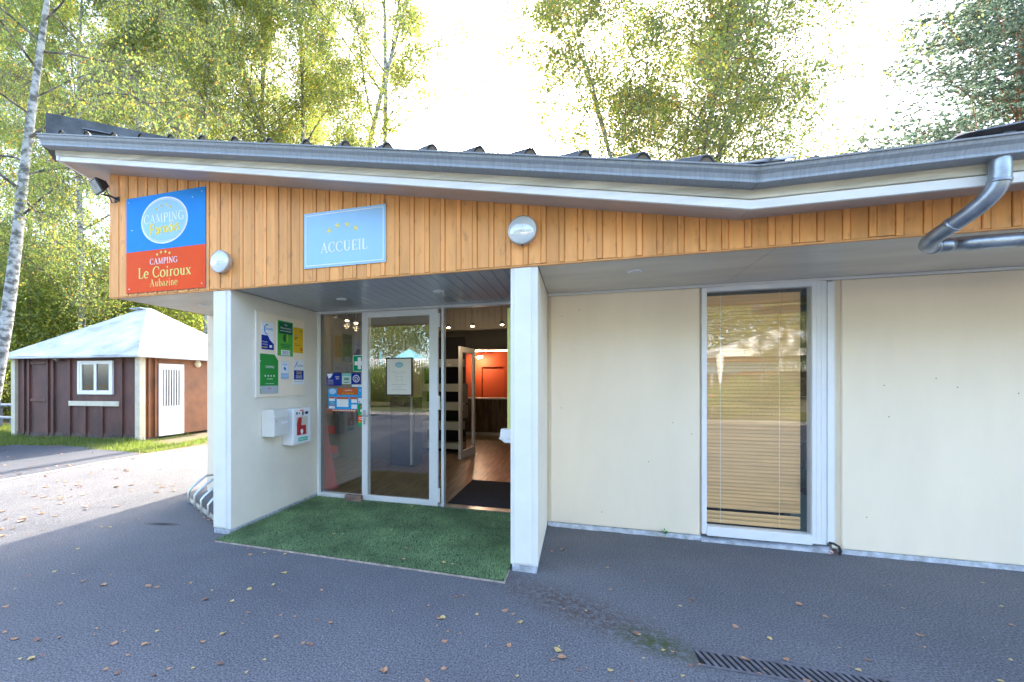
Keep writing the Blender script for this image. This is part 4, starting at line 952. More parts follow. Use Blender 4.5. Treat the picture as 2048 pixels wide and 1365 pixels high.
def bag():
    c = Vector((-4.02,4.52,.0)); t = thing("crumpled_bag", "crumpled white and green plastic bag on the ground behind the bicycle rack", "bag", c)
    bm = bmesh.new(); bmesh.ops.create_icosphere(bm, subdivisions=4, radius=1)
    for v in bm.verts:
        k = 1+.22*math.sin(v.co.x*7+2*v.co.z)*math.cos(v.co.y*6)+.12*math.sin(v.co.z*13+v.co.x*9)
        v.co = Vector((v.co.x*.13*k, v.co.y*.10*k, max(v.co.z*.10*k,-.085)+.087))
    me = bpy.data.meshes.new("bag_body"); bm.to_mesh(me); bm.free(); 
    me.materials.append(mat("bag_plastic", (.75,.80,.75), .3, col2=(.10,.38,.04), vscale=6, ramp=(.47,.50), detail=1)); o = bpy.data.objects.new("bag_body", me); C.objects.link(o); o.parent = t
bag()
def weed():
    p = at_z(1328,1072,0); t = thing("weed", "small green weed with dead leaves at the foot of the cream wall", "plant", (p.x,4.56,0))
    mb = MB()
    for k in range(7):
        a = k*2.4; L = .03+.012*(k % 3); d = Vector((math.cos(a), math.sin(a)*.5-.3, .9)).normalized(); s = Vector((-d.y,d.x,0)).normalized(); b = Vector((p.x,4.55,.02+.006*k))
        mb.add([b, b+d*L*.6+s*L*.38, b+d*L*1.1, b+d*L*.6-s*L*.38], [(0,1,2,3)])
    mb.build("leaves", mat("weed_green", (.06,.26,.03), .5), t)
    mb = MB(); mb.tube([(p.x,4.555,0),(p.x,4.55,.05)], .002, 5); mb.build("stem", mat("weed_green", (.06,.26,.03)), t)
weed()
hz = thing("hose_end", "black cable end hanging out below the window frame", "cable", (1.99,4.54,.1))
mb = MB(); mb.tube([(1.955,4.56,.085),(1.975,4.535,.088),(2.005,4.53,.070),(2.018,4.53,.035),(2.012,4.53,.006)], .010, 8); mb.build("cable", M_dark, hz)
mb = MB(); mb.tube([(1.95,4.55,.04),(1.985,4.535,.02),(1.998,4.53,.004)], .004, 5); mb.tube([(1.93,4.55,.03),(1.97,4.53,.004)], .003, 5); mb.build("wire", mat("copper_red", (.35,.08,.03), .6), hz)

# ------------------------------------------------------------------ fallen leaves (each one an object)
def fallen():
    cols = [("dry orange", (.46,.25,.14)), ("pale yellow", (.60,.44,.17)), ("dull brown", (.26,.14,.10))]
    protos = []
    for ci, (cn, c) in enumerate(cols):
        for v in range(3):
            me = bpy.data.meshes.new("leaf"); n = 10; P = []; r_ = random.Random(v*7+ci)
            for i in range(n):
                a = 2*math.pi*i/n; r = .030*(1+.25*math.cos(a)+(.12 if i % 2 else -.06)); P.append((r*math.cos(a)*1.05, r*math.sin(a)*.78, .003+.007*r_.random()+.004*math.cos(2*a+v)))
            P.append((0,0,.002)); P.append((-.052,.003,.004)); P.append((-.052,-.001,.004))
            me.from_pydata(P, [], [(i,(i+1)%n,n) for i in range(n)]+[(5,n+1,n+2)]); me.materials.append(mat("leaf_"+cn.replace(" ","_"), c, .65, .35, 30)); me.update(); protos.append((cn, me))
    def put(x, y, z, ci, sc, zone, grp):
        cn, me = protos[ci*3+random.randrange(3)]
        o = bpy.data.objects.new("fallen_leaf", me); C.objects.link(o); o.location = (x,y,z); o.rotation_euler = (random.uniform(-.15,.15),random.uniform(-.15,.15),random.uniform(0,6.28)); o.scale = (sc,)*3
        tag(o, "%s fallen birch leaf lying on the %s" % (cn, zone), "leaf", grp+", "+cn)
    known = [(28,1278),(62,1318),(212,1338),(235,1345),(306,1350),(440,1327),(493,1345),(527,1320),(615,1287),(622,1290),(605,1287),(554,1273),(445,1268),(660,1245),(498,1225),(484,1248),(409,1199),(465,1203),(644,1181),(498,1178),(380,1167),(313,1174),(300,1172),(206,1171),(168,1162),(110,1143),(40,1136),(60,1152),(30,1178),(14,1213),(880,1238),(886,1236),(857,1211),(928,1191),(905,1195),(915,1193),(1010,1221),(1040,1245),(1018,1290),(891,1283),(890,1337),(768,1342),(855,1363),(117,1275),(188,1270),(75,1280),(404,1283),(290,1288),(224,1288),(248,1263),(315,1262),(120,1208),(1105,1103),(1125,1100),(1215,1135),(1290,1163),(1400,1168),(1385,1200),(1360,1212),(1600,1210),(1650,1233),(1783,1171),(1838,1270),(2022,1250),(1473,1255),(1270,1268),(1540,1278),(1128,1218),(1025,1228),(1040,1243),(1118,1302),(1122,1315),(1105,1320),(1157,1340),(1220,1340),(1287,1316),(1345,1303),(1382,1332),(1400,1330),(1486,1318),(1573,1318),(1739,1321),(1717,1340),(1520,1348),(1614,1363),(2000,1362),(1262,1363),(1364,1352),(545,1170),(530,1106),(571,1109),(587,1104),(502,1110),(497,1098),(570,1146),(1090,1062),(120,1085),(85,1060),(155,1098),(205,1054),(278,1038),(219,1055),(250,1073),(247,1045),(110,1082)]
    for px, py in known:
        p = at_z(px+random.uniform(-1,1), py, .004)
        if at_z(px, py)[0] > -4.9: put(p.x, p.y, .003, random.choices((0,1,2),(6,3,2))[0], random.triangular(.22,.85,.45), "shaded dark asphalt", "leaves on the shaded asphalt")
    for _ in range(62):
        px = random.uniform(0,2040); py = random.uniform(1060,1360); p = at_z(px, py, .003)
        if p.x > -4.8 and not (-3.1 < p.x < -.2 and p.y > 3.1) and p.y < 4.5: put(p.x, p.y, .003, random.choices((0,1,2),(5,3,3))[0], random.uniform(.15,.38), "shaded dark asphalt", "leaves on the shaded asphalt")
    for px, py in ((1096,1050),(1100,1050),(1104,1053),(1092,1052),(1099,1054),(1312,1072),(1318,1073),(1308,1071),(1322,1075),(1640,1103),(1648,1106),(1655,1109),(1652,1104),(1660,1112)):
        p = at_z(px, py, .003); put(p.x, p.y, .004, random.choice((0,2)), random.uniform(.3,.55), "foot of the cream wall", "leaves at the wall foot")
    for px, py in ((755,1008),(823,1015),(955,1044),(668,1070),(685,1070),(802,1052),(812,1099),(807,1121),(890,1097),(905,1131),(770,1092),(1008,1035),(888,1127)):
        p = at_z(px, py, .02); put(p.x, p.y, .028, random.choice((0,1)), random.uniform(.3,.6), "green carpet", "leaves on the green carpet")
    for px, py in ((400,1020),(402,1027),(410,1036),(418,1040),(424,1046),(396,1018)):
        p = at_z(px, py, .003); put(p.x, p.y, .003, 0, .7, "asphalt by the bicycle rack", "leaves by the bicycle rack")
    for _ in range(105):
        px = random.uniform(0,412); py = random.uniform(896,1080); p = at_z(px, py, .003)
        if p.x < -4.95 and p.x > -16: put(p.x, p.y, .001, random.choices((0,2),(3,1))[0], random.uniform(.6,1.2), "sunlit road left of the building", "leaves on the sunlit road")
fallen()
# ------------------------------------------------------------------ brown hut
def hut():
    T = thing("wooden_hut", "brown board hut with pale pyramid roof, sliding window and white barred door", "hut", (-12,10,0))
    M_b = mat("brown_paint", (.135,.058,.045), .6, .35, 2.6, stretch=(1.5,1.5,.5), bump=.2, bscale=20, col2=(.085,.042,.036))
    M_b2 = mat("chestnut_paint", (.26,.095,.035), .6, .3, 2.2, bump=.15, bscale=20, col2=(.18,.07,.03))
    M_post = mat("cream_post", (.68,.62,.48), .6, .12, 5)
    Cn = Vector((-10.02,8.28,0)); Ln = Vector((-13.93,7.90,0)); Bn = Vector((-10.02,12.3,0)); BL = Vector((-13.93,12.0,0)); Hh = 2.10
    fu = (Ln-Cn).normalized(); fn_ = Vector((fu.y,-fu.x,0))
    if fn_.y > 0: fn_ = -fn_
    W = (Ln-Cn).length
    mb = MB(); mb.loft([[p+Vector((0,0,z)) for p in (Cn,Bn,BL,Ln)] for z in (.12,Hh)]); mb.build("wall", M_b, T)
    mb = MB(); mb.loft([[p+Vector((0,0,z))+fn_*.02 for p in (Cn,Cn+Vector((0,.5,0)),Ln+Vector((0,.5,0)),Ln)] for z in (-.02,.13)]); mb.build("plinth", mat("hut_plinth", (.12,.085,.08), .9, .4, 8, bump=.3), T)
    mb = MB(); mb.box(-10.022,-10.004,8.30,12.2,.05,Hh); mb.build("wall", M_b2, T)["label"] = "chestnut coloured right wall"
    # front battens, position by distance along the face from the right corner
    def u_of(px):   # pixel column on the front face plane
        r = ray(px, 765); # solve Cn + fu*s = r*t
        det = r[0]*(-fu.y)-r[1]*(-fu.x); s = (r[0]*(-Cn.y)-r[1]*(-Cn.x))/(-det) if det else 0
        # 2x2 solve: t*r - s*fu = Cn
        D = r[0]*(-fu.y)+fu.x*r[1]; t = (Cn.x*(-fu.y)+fu.x*Cn.y)/D; s = (r[0]*Cn.y-r[1]*Cn.x)/D
        return s
    mb = MB()
    for px, w_, z0, z1 in ((50,.055,.06,2.08),(60,.06,.06,2.08),(97.5,.05,.06,2.08),(108,.07,.06,2.08),(141,.07,.06,2.08),(172.5,.06,.06,.80),(206,.07,.06,.80),(245,.07,.06,2.08)):
        s = u_of(px); mb = MB(); mb.obox(Cn+fu*(s-w_/2)+fn_*.001+Vector((0,0,z0)), fu, fn_, UZ, w_, .045, z1-z0); mb.build("batten", M_b, T)
    for z in (1.20,1.87 if False else 1.86):
        a = u_of(95); b = u_of(64)
        mb = MB(); mb.obox(Cn+fu*a+fn_*.001+Vector((0,0,z-.93 if z > 1.5 and False else z-.035-.25 if z < 1.5 else z)), fu, fn_, UZ, b-a, .045, .07); mb.build("batten", M_b, T)
    def frect(px0, px1, z0, z1, d0, th, name, m, par=T, bev=.0):
        a = u_of(px1); b = u_of(px0); mb = MB(); mb.obox(Cn+fu*a+fn_*d0+Vector((0,0,z0)), fu, fn_, UZ, b-a, th, z1-z0); return mb.build(name, m, par, bevel=bev)
    z0, z1 = 1.10, 1.93
    wf = frect(158,161.5,z0,z1,.0,.05,"window",M_pvc)
    for a, b, c, d in ((224.5,228,z0,z1),(161.5,224.5,z1-.04,z1),(161.5,224.5,z0,z0+.05)): frect(a,b,c,d,.0,.05,"frame",M_pvc,wf)
    for a, b, c, d in ((161.5,166,z0+.05,z1-.04),(190,195,z0+.05,z1-.04),(220,224.5,z0+.05,z1-.04),(166,190,z1-.09,z1-.04),(195,220,z1-.08,z1-.04),(166,220,z0+.05,z0+.10)): frect(a,b,c,d,.004,.032,"frame",M_pvc,wf)
    frect(165,221,z0+.09,z1-.07,.006,.008,"glass_pane",mat("hut_glass",(.03,.035,.03),.03,spec=1.0),wf)
    frect(142,242,.815,.935,.046,.02,"sill",M_post)
    frect(29,36.5,.02,2.08,-.02,.10,"corner_post",M_post)
    mb = MB(); mb.box(-10.10,-9.95,8.17,8.33,-.0,2.12); mb.build("corner_post", M_post, T, bevel=.004)
    mb = MB()
    for y in (8.42,8.60): 
        mb = MB(); mb.box(-10.004,-9.96,y,y+.05,.05,2.08); mb.build("batten", M_b2, T)
    dr = MB(); dr.box(-10.004,-9.965,8.72,9.48,.045,1.87); do = dr.build("door", M_pvc, T, bevel=.004)
    g = MB(); g.box(-9.966,-9.962,8.84,9.36,.80,1.72); g.build("glass_pane", mat("hut_glass",(.03,.035,.03),.03), do)
    for i in range(7):
        g = MB(); g.box(-9.963,-9.945,8.855+i*.078,8.885+i*.078,.78,1.74); g.build("bar", M_pvc, do)
    g = MB(); g.box(-9.965,-9.955,8.80,9.40,.76,.78); g.box(-9.965,-9.935,9.41,9.43,1.02,1.14); g.build("trim", M_pvc, do)
    g = MB(); g.box(-10.004,-9.985,8.72,9.55,1.93,2.02); g.build("batten", M_b2, T)
    # roof
    ov = .26; e = [(-13.93-ov,7.90-ov-.02),(-10.02+ov,8.28-ov-.05),(-10.02+ov,12.3+ov),(-13.93-ov,12.0+ov)]; ap = Vector((-12.05,10.15,3.62)); ze = 2.045
    M_r = mat("painted_roof", (.62,.63,.64), .75, .22, 1.6, bump=.35, bscale=5, col2=(.40,.43,.44), ramp=(.32,.60))
    mb = MB(); n = 14
    def P(i, j, k):  # side i, along j 0..1, up k 0..1
        a = Vector((*e[i],ze)); b = Vector((*e[(i+1)%4],ze)); c = a.lerp(b, j); t = c.lerp(ap+(c-ap)*.06*Vector((1,1,0)).length*0, k); 
        t.z += .015*math.sin(9*j+3*k+i)*math.sin(math.pi*j)*(1-k)
        return t
    for i in range(4):
        grid = [[P(i, a/n, b/8*.97) for a in range(n+1)] for b in range(9)]
        vs = [p for r in grid for p in r]; mb.add(vs, [(b*(n+1)+a,b*(n+1)+a+1,(b+1)*(n+1)+a+1,(b+1)*(n+1)+a) for b in range(8) for a in range(n)], True)
        a, b = Vector((*e[i],ze)), Vector((*e[(i+1)%4],ze)); dn_ = Vector((0,0,-.045)); mb.add([a,b,b+dn_,a+dn_],[(0,1,2,3)])
    mb.add([Vector((*q,ze-.045)) for q in e],[(0,1,2,3)])
    ro = mb.build("roof", M_r, T)
    mb = MB(); mb.box(ap.x-.36,ap.x+.06,ap.y-.3,ap.y+.2,3.530,3.560); mb.build("roof_cap", mat("cap_sheet",(.38,.46,.52),.5), ro, bevel=.01)
    g = MB(); g.lathe((-9.995,9.95,1.905),(1,0,0),[(0,.10),(.03,.10),(.06,.07),(.07,.01)],20); g.build("wall_lamp", mat("lamp_opal",(.75,.68,.50),.4), T)
    s = u_of(122); g = MB(); c = Cn+fu*s+fn_*.05+Vector((0,0,1.98)); g.lathe(c,(-.3,-1,-.2),[(0,.03),(.03,.045),(.07,.05)],12); g.lathe(c+Vector((-.1,0,.01)),(-.6,-1,-.2),[(0,.03),(.06,.045)],12); g.build("wall_spotlight", M_steel, T)
hut()
def bench():
    T = thing("picnic_table", "blue grey picnic table standing on the grass left of the hut", "picnic table", (-15.2,8.0,0))
    M_t = mat("bench_board", (.16,.20,.26), .6, .3, 6)
    mb = MB(); mb.box(-17.5,-14.0,8.75,9.45,.70,.74); mb.build("tabletop", M_t, T, bevel=.006)
    mb = MB(); mb.box(-17.5,-13.75,8.02,8.32,.42,.465); mb.build("bench_seat", M_t, T, bevel=.006)
    for x in (-17.0,-14.35):
        mb = MB(); mb.loft([[(x-.05,8.12,.0),(x+.05,8.12,.0),(x+.05,8.22,.0),(x-.05,8.22,.0)],[(x-.13,8.08,.42),(x+.13,8.08,.42),(x+.13,8.26,.42),(x-.13,8.26,.42)]]); mb.build("leg", M_t, T)
        mb = MB(); mb.box(x-.05,x+.05,8.9,9.3,0,.7); mb.build("leg", M_t, T)
bench()
# ------------------------------------------------------------------ vegetation
def leafmat(name, tones, trans=.60, rough=.5):
    m = bpy.data.materials.new(name); m.use_nodes = True; n = m.node_tree.nodes; l = m.node_tree.links; n.clear()
    o = n.new("ShaderNodeOutputMaterial"); g = n.new("ShaderNodeNewGeometry"); r = n.new("ShaderNodeValToRGB"); r.color_ramp.interpolation = 'LINEAR'
    while len(r.color_ramp.elements) < len(tones): r.color_ramp.elements.new(.5)
    for i, (p, c) in enumerate(tones): r.color_ramp.elements[i].position = p; r.color_ramp.elements[i].color = (*c, 1)
    l.new(g.outputs["Random Per Island"], r.inputs[0])
    d = n.new("ShaderNodeBsdfDiffuse"); t = n.new("ShaderNodeBsdfTranslucent"); mx = n.new("ShaderNodeMixShader"); mx.inputs[0].default_value = trans
    l.new(r.outputs[0], d.inputs[0]); hs = n.new("ShaderNodeHueSaturation"); hs.inputs["Value"].default_value = 2.7; hs.inputs["Saturation"].default_value = 1.1; hs.inputs["Hue"].default_value = .485
    l.new(r.outputs[0], hs.inputs["Color"]); l.new(hs.outputs[0], t.inputs[0]); l.new(d.outputs[0], mx.inputs[1]); l.new(t.outputs[0], mx.inputs[2])
    gl = n.new("ShaderNodeBsdfGlossy"); gl.inputs["Roughness"].default_value = .45; m2 = n.new("ShaderNodeMixShader"); m2.inputs[0].default_value = .05
    l.new(mx.outputs[0], m2.inputs[1]); l.new(gl.outputs[0], m2.inputs[2]); l.new(m2.outputs[0], o.inputs[0]); return m
L_birch = leafmat("birch_leaves", [(0,(.07,.115,.035)),(.45,(.13,.18,.055)),(.82,(.21,.25,.06)),(.95,(.36,.31,.06)),(1,(.38,.20,.05))])
L_dark = leafmat("broadleaf_leaves", [(0,(.06,.10,.025)),(.6,(.14,.18,.045)),(1,(.27,.27,.06))])
L_pine = leafmat("pine_needles", [(0,(.045,.08,.06)),(.6,(.095,.145,.11)),(.9,(.18,.22,.15)),(1,(.26,.21,.10))], .3)
L_shrub = leafmat("shrub_leaves", [(0,(.05,.10,.015)),(.6,(.14,.22,.03)),(1,(.25,.30,.05))], .45)
def bark_mat(name, c1, c2, sc, stretch, bump=.5, ramp=(.42,.55)):
    return mat(name, c1, .85, .3, sc, col2=c2, stretch=stretch, bump=bump, bscale=12, ramp=ramp)
K_birch = bark_mat("birch_bark", (.40,.40,.385), (.11,.11,.10), 7.0, (1,1,1.5), ramp=(.40,.58))
K_twig = bark_mat("birch_limb", (.17,.15,.125), (.06,.05,.04), 6, (1,1,1))
K_pine = bark_mat("pine_bark", (.36,.16,.085), (.16,.075,.045), 5, (1,1,.5))
def np_mesh(name, V, nv, m, parent):
    """V: (n, nv, 3) separate faces"""
    n = len(V); me = bpy.data.meshes.new(name); me.vertices.add(nv*n); me.vertices.foreach_set("co", V.astype(np.float32).ravel())
    me.loops.add(nv*n); me.loops.foreach_set("vertex_index", np.arange(nv*n, dtype=np.int32)); me.polygons.add(n)
    me.polygons.foreach_set("loop_start", np.arange(0, nv*n, nv, dtype=np.int32)); me.update(calc_edges=True); me.materials.append(m)
    o = bpy.data.objects.new(name, me); C.objects.link(o); o.parent = parent; return o
def leaf_quads(P, size, droop=.3, aspect=.62, g=rng):
    n = len(P); d = g.normal(0,1,(n,3)); d[:,2] -= droop*1.5; d /= np.linalg.norm(d,axis=1)[:,None]
    r = g.normal(0,1,(n,3)); s = np.cross(d,r); s /= np.linalg.norm(s,axis=1)[:,None]+1e-9
    L = size*g.uniform(.65,1.3,n)[:,None]; w_ = L*aspect
    return np.stack([P-d*L*.5, P+s*w_*.5, P+d*L*.5, P-s*w_*.5],1)
class Branches:
    def __init__(s): s.mb = MB(); s.tw = []
    def limb(s, pts, r0, r1, sides): s.mb.tube(pts, [r0+(r1-r0)*i/(len(pts)-1) for i in range(len(pts))], sides, caps=False)
def rot_dir(az, el): return Vector((math.cos(az)*math.cos(el), math.sin(az)*math.cos(el), math.sin(el)))
def make_birch(name, label, loc, seed, H, r0, spread, n_leaf, leaf, base=.28, lean=(0,0), stems=1, cat="tree", group=None, curve=None, leafm=None, barkm=None, elev=(.95,.25), droop=.9, dens=1.0, asc=0, bias=None):
    R = random.Random(seed); g = np.random.default_rng(seed)
    t = thing(name, label, cat, loc, group); BR = Branches(); limbs = Branches(); pts_all = []; wts = []
    for s_ in range(stems):
        ll = Vector((lean[0], lean[1], 0)) if stems == 1 else rot_dir(2*math.pi*s_/stems+R.uniform(-.3,.3), 0)*R.uniform(.38,.62)*H*.5
        hh = H*(1 if s_ == 0 else R.uniform(.75,1))
        tr = []; NS = 16
        for i in range(NS+1):
            u = i/NS
            if curve: c = curve(u)
            else: c = ll*(u**1.4)+Vector((math.sin(u*5+seed)*.10*u*H/10, math.cos(u*4+seed)*.10*u*H/10, hh*u))
            tr.append(Vector(c))
        if barkm is None: BR.mb.tube(tr, [max(.012, r0*(1-i/NS)**.8*(1+.25*max(0,.1-i/NS)*10)) for i in range(NS+1)], 12, caps=False)
        nb = int(26*dens) if stems == 1 else int(15*dens)
        for b in range(nb):
            u = base+(1-base)*((b+R.random())/nb)*.98; p = tr[int(u*NS)].lerp(tr[min(int(u*NS)+1,NS)], u*NS-int(u*NS))
            az = b*2.4+R.uniform(-.5,.5); el = elev[0]*(.6+.5*u)+R.uniform(-.2,.25); q = (u-base)/(1-base)
            L = spread*(1-.62*q**1.3)*(.55+.45*min(1,q*3+.4))*R.uniform(.7,1.15)
            d = rot_dir(az, el)
            if bias is not None: d = (d+Vector(bias)*.6).normalized()
            pp = [p]; nseg = 7
            for k in range(nseg):
                d = (d+Vector((R.uniform(-.14,.14),R.uniform(-.14,.14),R.uniform(-.10,.10)-elev[1]*.35*(k/nseg)))).normalized(); pp.append(pp[-1]+d*L/nseg)
            rb = max(.008, r0*.34*(1-u)**.5*L/spread); limbs.limb(pp, rb, .005, 6)
            for k in range(2, nseg+1):
                for _ in range(3 if k < nseg else 3):
                    d2 = (Vector((d.x,d.y,.1))+Vector((R.uniform(-1,1),R.uniform(-1,1),R.uniform(-.45,.7)))).normalized(); l2 = L*.26*R.uniform(.6,1.3); q0 = pp[k]; sp = [q0]
                    for j in range(4):
                        d2 = (d2+Vector((R.uniform(-.2,.2),R.uniform(-.2,.2),-.16*droop))).normalized(); sp.append(sp[-1]+d2*l2/4)
                    limbs.limb(sp, max(.004,rb*.35), .003, 3)
                    for j in range(1,5):
                        pts_all.append(sp[j]); wts.append((l2, R.uniform(.15,1.3)))
    A_ = np.array([tuple(p) for p in pts_all]); Wt = np.array([b for a, b in wts])
    idx = g.choice(len(A_), n_leaf, p=Wt/Wt.sum())
    # hanging twig clusters under every sub-branch point
    NT = 7; g2 = np.random.default_rng(seed+5); M_ = len(A_)*NT
    ts = np.repeat(A_, NT, 0)+g2.normal(0,1,(M_,3))*spread*.032
    td = g2.normal(0,.55,(M_,3)); td[:,2] = -np.abs(g2.normal(.9,.35,M_))*droop+(1-droop)*g2.normal(.25,.6,M_); td /= np.linalg.norm(td,axis=1)[:,None]
    tl = g2.uniform(.35,1.0,M_)*spread*.13
    key = idx*NT+g.integers(0,NT,n_leaf); tt = g.uniform(0,1,n_leaf)
    P = ts[key]+td[key]*(tl[key]*tt)[:,None]; P[:,2] -= droop*.18*(tl[key]*tt*tt); P += g.normal(0,.016*spread/2,(n_leaf,3))
    sd_ = np.cross(td, g2.normal(0,1,(M_,3))); sd_ /= np.linalg.norm(sd_,axis=1)[:,None]
    np_mesh("twigs", np.stack([ts-sd_*.005, ts+sd_*.005, ts+td*tl[:,None]],1), 3, K_twig, t)
    if barkm is None: BR.mb.build("trunk", K_birch, t, local=True)
    else: BR.mb.tube([(0,0,0),(0,0,.3)], [.03,.02], 6)
    lm = limbs.mb.build("limbs", K_twig, t, local=True)
    np_mesh("crown", leaf_quads(P, leaf, .4, g=g), 4, leafm or L_birch, t)
    return t
V0 = Vector
# leaning birch in the left foreground, traced by its trunk at about 9 m
def lean_curve(u):
    pts = [at_d(-35,862,9.6), at_d(-8,760,9.6), at_d(12,650,9.6), at_d(27,540,9.6), at_d(40,420,9.6), at_d(52,310,9.6), at_d(66,205,9.6), at_d(82,90,9.6), at_d(96,-10,9.6), at_d(112,-130,9.6), at_d(135,-280,9.6), at_d(165,-430,9.6)]
    b = pts[0].copy(); b.z = 0; x = u*(len(pts)-1); i = min(int(x), len(pts)-2); p = pts[i].lerp(pts[i+1], x-i); q = p-b
    if i == 0: q.z = max(0, (pts[1].z)*(x))
    return q
b0 = at_d(-35,862,9.6); b0.z = 0
make_birch("birch_tree", "leaning birch with patchy white bark at the left edge of the photo", b0, 11, 12, .135, 4.6, 60000, .055, base=.34, curve=lean_curve, elev=(.5,.9), droop=1.0)

def B_at(px, d): p = at_d(px, 765, d); return (p.x, p.y, 0)
t1 = make_birch("birch_tree", "slender birch rising behind the roof left of the vent end", B_at(415,23), 21, 27, .18, 6.4, 90000, .088, base=.40, group="birches behind the building")
t2 = make_birch("birch_tree", "birch with several forking limbs behind the roof above the ACCUEIL sign", B_at(650,23.5), 33, 28, .20, 6.4, 95000, .088, base=.40, elev=(1.0,.15), group="birches behind the building", stems=2)
t3 = make_birch("birch_tree", "full crowned birch standing behind the hut, right of the leaning trunk", B_at(165,20), 52, 23, .16, 6.6, 105000, .088, base=.13, group="birches behind the building")
places = [(t1,530,25,1.1,1.08,"pale stemmed birch behind the roof directly above the blue campsite sign"),
 (t1,601,24.5,2.7,1.05,"white stemmed birch behind the roof just left of the forked birch"),
 (t2,300,25,2.0,1.05,"tall birch far behind the roof vent at upper left"),
 (t3,330,27,.9,1.0,"full crowned birch behind the hut roof and the roof vent"),
 (t1,765,22.5,3.6,1.03,"birch at the right end of the left tree group behind the roof"),
 (t3,-60,24,.4,1.1,"birch beyond the hut at the far left edge"),
 (t3,60,32,5.0,1.2,"distant birch seen left of the hut roof"),
 (t3,230,33,3.1,1.2,"distant birch seen above the hut roof"),
 (t2,500,38,1.4,1.15,"distant birch between the slender birches behind the roof")]
for src, px, d, rz, sc, lb in places: copy_thing(src, B_at(px,d), rz, sc, lb)
make_birch("birch_tree", "large spreading birch with ascending limbs behind the roof right of the bright sky gap", B_at(1335,17), 47, 20, .12, 7.4, 240000, .084, base=.30, stems=5, elev=(.85,.05), droop=.55, dens=1.7)
def make_pine(name, label, loc, seed, H, spread, n_leaf):
    R = random.Random(seed); g = np.random.default_rng(seed); t = thing(name, label, "tree", loc); mb = MB()
    tr = [Vector((.12*math.sin(i*.6), .1*math.cos(i*.5), H*i/16)) for i in range(17)]; mb.tube(tr, [max(.03,.30*(1-i/17)) for i in range(17)], 12, caps=False)
    tr2 = [Vector((.25+.7*min(1,(i-5)/4),.1,H*i/16)) for i in range(5,16)]; mb.tube(tr2, [max(.03,.2*(1-i/16)) for i in range(5,16)], 10, caps=False); mb.build("trunk", K_pine, t, local=True)
    lb = MB(); A_ = []; z = H*.30
    while z < H*.98:
        u = (z-H*.30)/(H*.70); n = R.randint(4,6)
        for k in range(n):
            az = R.uniform(0,6.28); L = spread*(1-u)**.75*R.uniform(.75,1.1)+.4; d = rot_dir(az, R.uniform(-.05,.35)); p = Vector((0,0,z)); pp = [p]
            for j in range(7): d = (d+Vector((R.uniform(-.1,.1),R.uniform(-.1,.1),.07))).normalized(); pp.append(pp[-1]+d*L/7)
            lb.tube(pp, [max(.012,.06*(1-u)*(1-j/8)) for j in range(8)], 5, caps=False)
            for j in range(2,8):
                for _ in range(6):
                    q = pp[j]+Vector((R.gauss(0,.13*L*.5+.1),R.gauss(0,.13*L*.5+.1),R.gauss(.05,.12))); A_.append(tuple(q))
        z += R.uniform(.35,.6)
    lb.build("limbs", K_pine, t, local=True)
    A_ = np.array(A_); idx = g.integers(0,len(A_),n_leaf); sub = np.random.default_rng(seed+3).normal(0,1,(len(A_)*5,3))*np.array([.28,.28,.12]); key = idx*5+g.integers(0,5,n_leaf)
    c = A_[idx]+sub[key]; dirs = g.normal(0,1,(n_leaf,3)); dirs[:,2] = np.abs(dirs[:,2])*.7; dirs /= np.linalg.norm(dirs,axis=1)[:,None]
    L = g.uniform(.07,.14,n_leaf)[:,None]; s = np.cross(dirs, g.normal(0,1,(n_leaf,3))); s /= np.linalg.norm(s,axis=1)[:,None]; w_ = .021
    np_mesh("crown", np.stack([c-s*w_, c+s*w_, c+dirs*L+s*w_*.4, c+dirs*L-s*w_*.4],1), 4, L_pine, t); return t
make_pine("pine_tree", "tall blue green pine with orange brown trunk at the upper right corner", B_at(2045,20), 5, 23.5, 7.8, 400000)
def make_bush(name, label, loc, seed, w_, d_, h_, n_leaf, leaf, m, cat="shrub", group=None, flowers=None):
    g = np.random.default_rng(seed); R = random.Random(seed); t = thing(name, label, cat, loc, group)
    nc = int(26+w_*8); c = np.stack([g.uniform(-w_/2,w_/2,nc), g.uniform(-d_/2,d_/2,nc), h_*np.sqrt(g.uniform(.03,.9,nc))],1); rr_ = g.uniform(.16,.34,nc)*min(h_,1.6*d_)
    c[:,2] *= 1-.35*(np.abs(c[:,0])/(w_/2))**3
    i = g.integers(0,nc,n_leaf); v = g.normal(0,1,(n_leaf,3)); v /= np.linalg.norm(v,axis=1)[:,None]; P = c[i]+v*(rr_[i]*g.uniform(.55,1.08,n_leaf))[:,None]; P[:,2] = np.maximum(P[:,2],.02)
    mb = MB()
    for k in range(min(nc,22)):
        q = Vector(c[k]); mb.tube([Vector((q.x*.3,q.y*.3,0)), q*.5+Vector((0,0,.1)), q], [.03,.02,.008], 5, caps=False)
    mb.build("stems", K_twig, t, local=True); np_mesh("foliage", leaf_quads(P, leaf, .1, .6, g), 4, m, t)
    if flowers: 
        k = g.integers(0,n_leaf,flowers[0]); np_mesh("flowers", leaf_quads(P[k]*1.02, flowers[2], 0, .9, g), 4, flowers[1], t)
    return t
w1 = make_bush("woodland_tree", "broad leafy tree mass behind the hut roof at left", B_at(60,22), 61, 8, 6, 7.5, 42000, .12, L_dark, "tree", "leafy trees behind the hut")
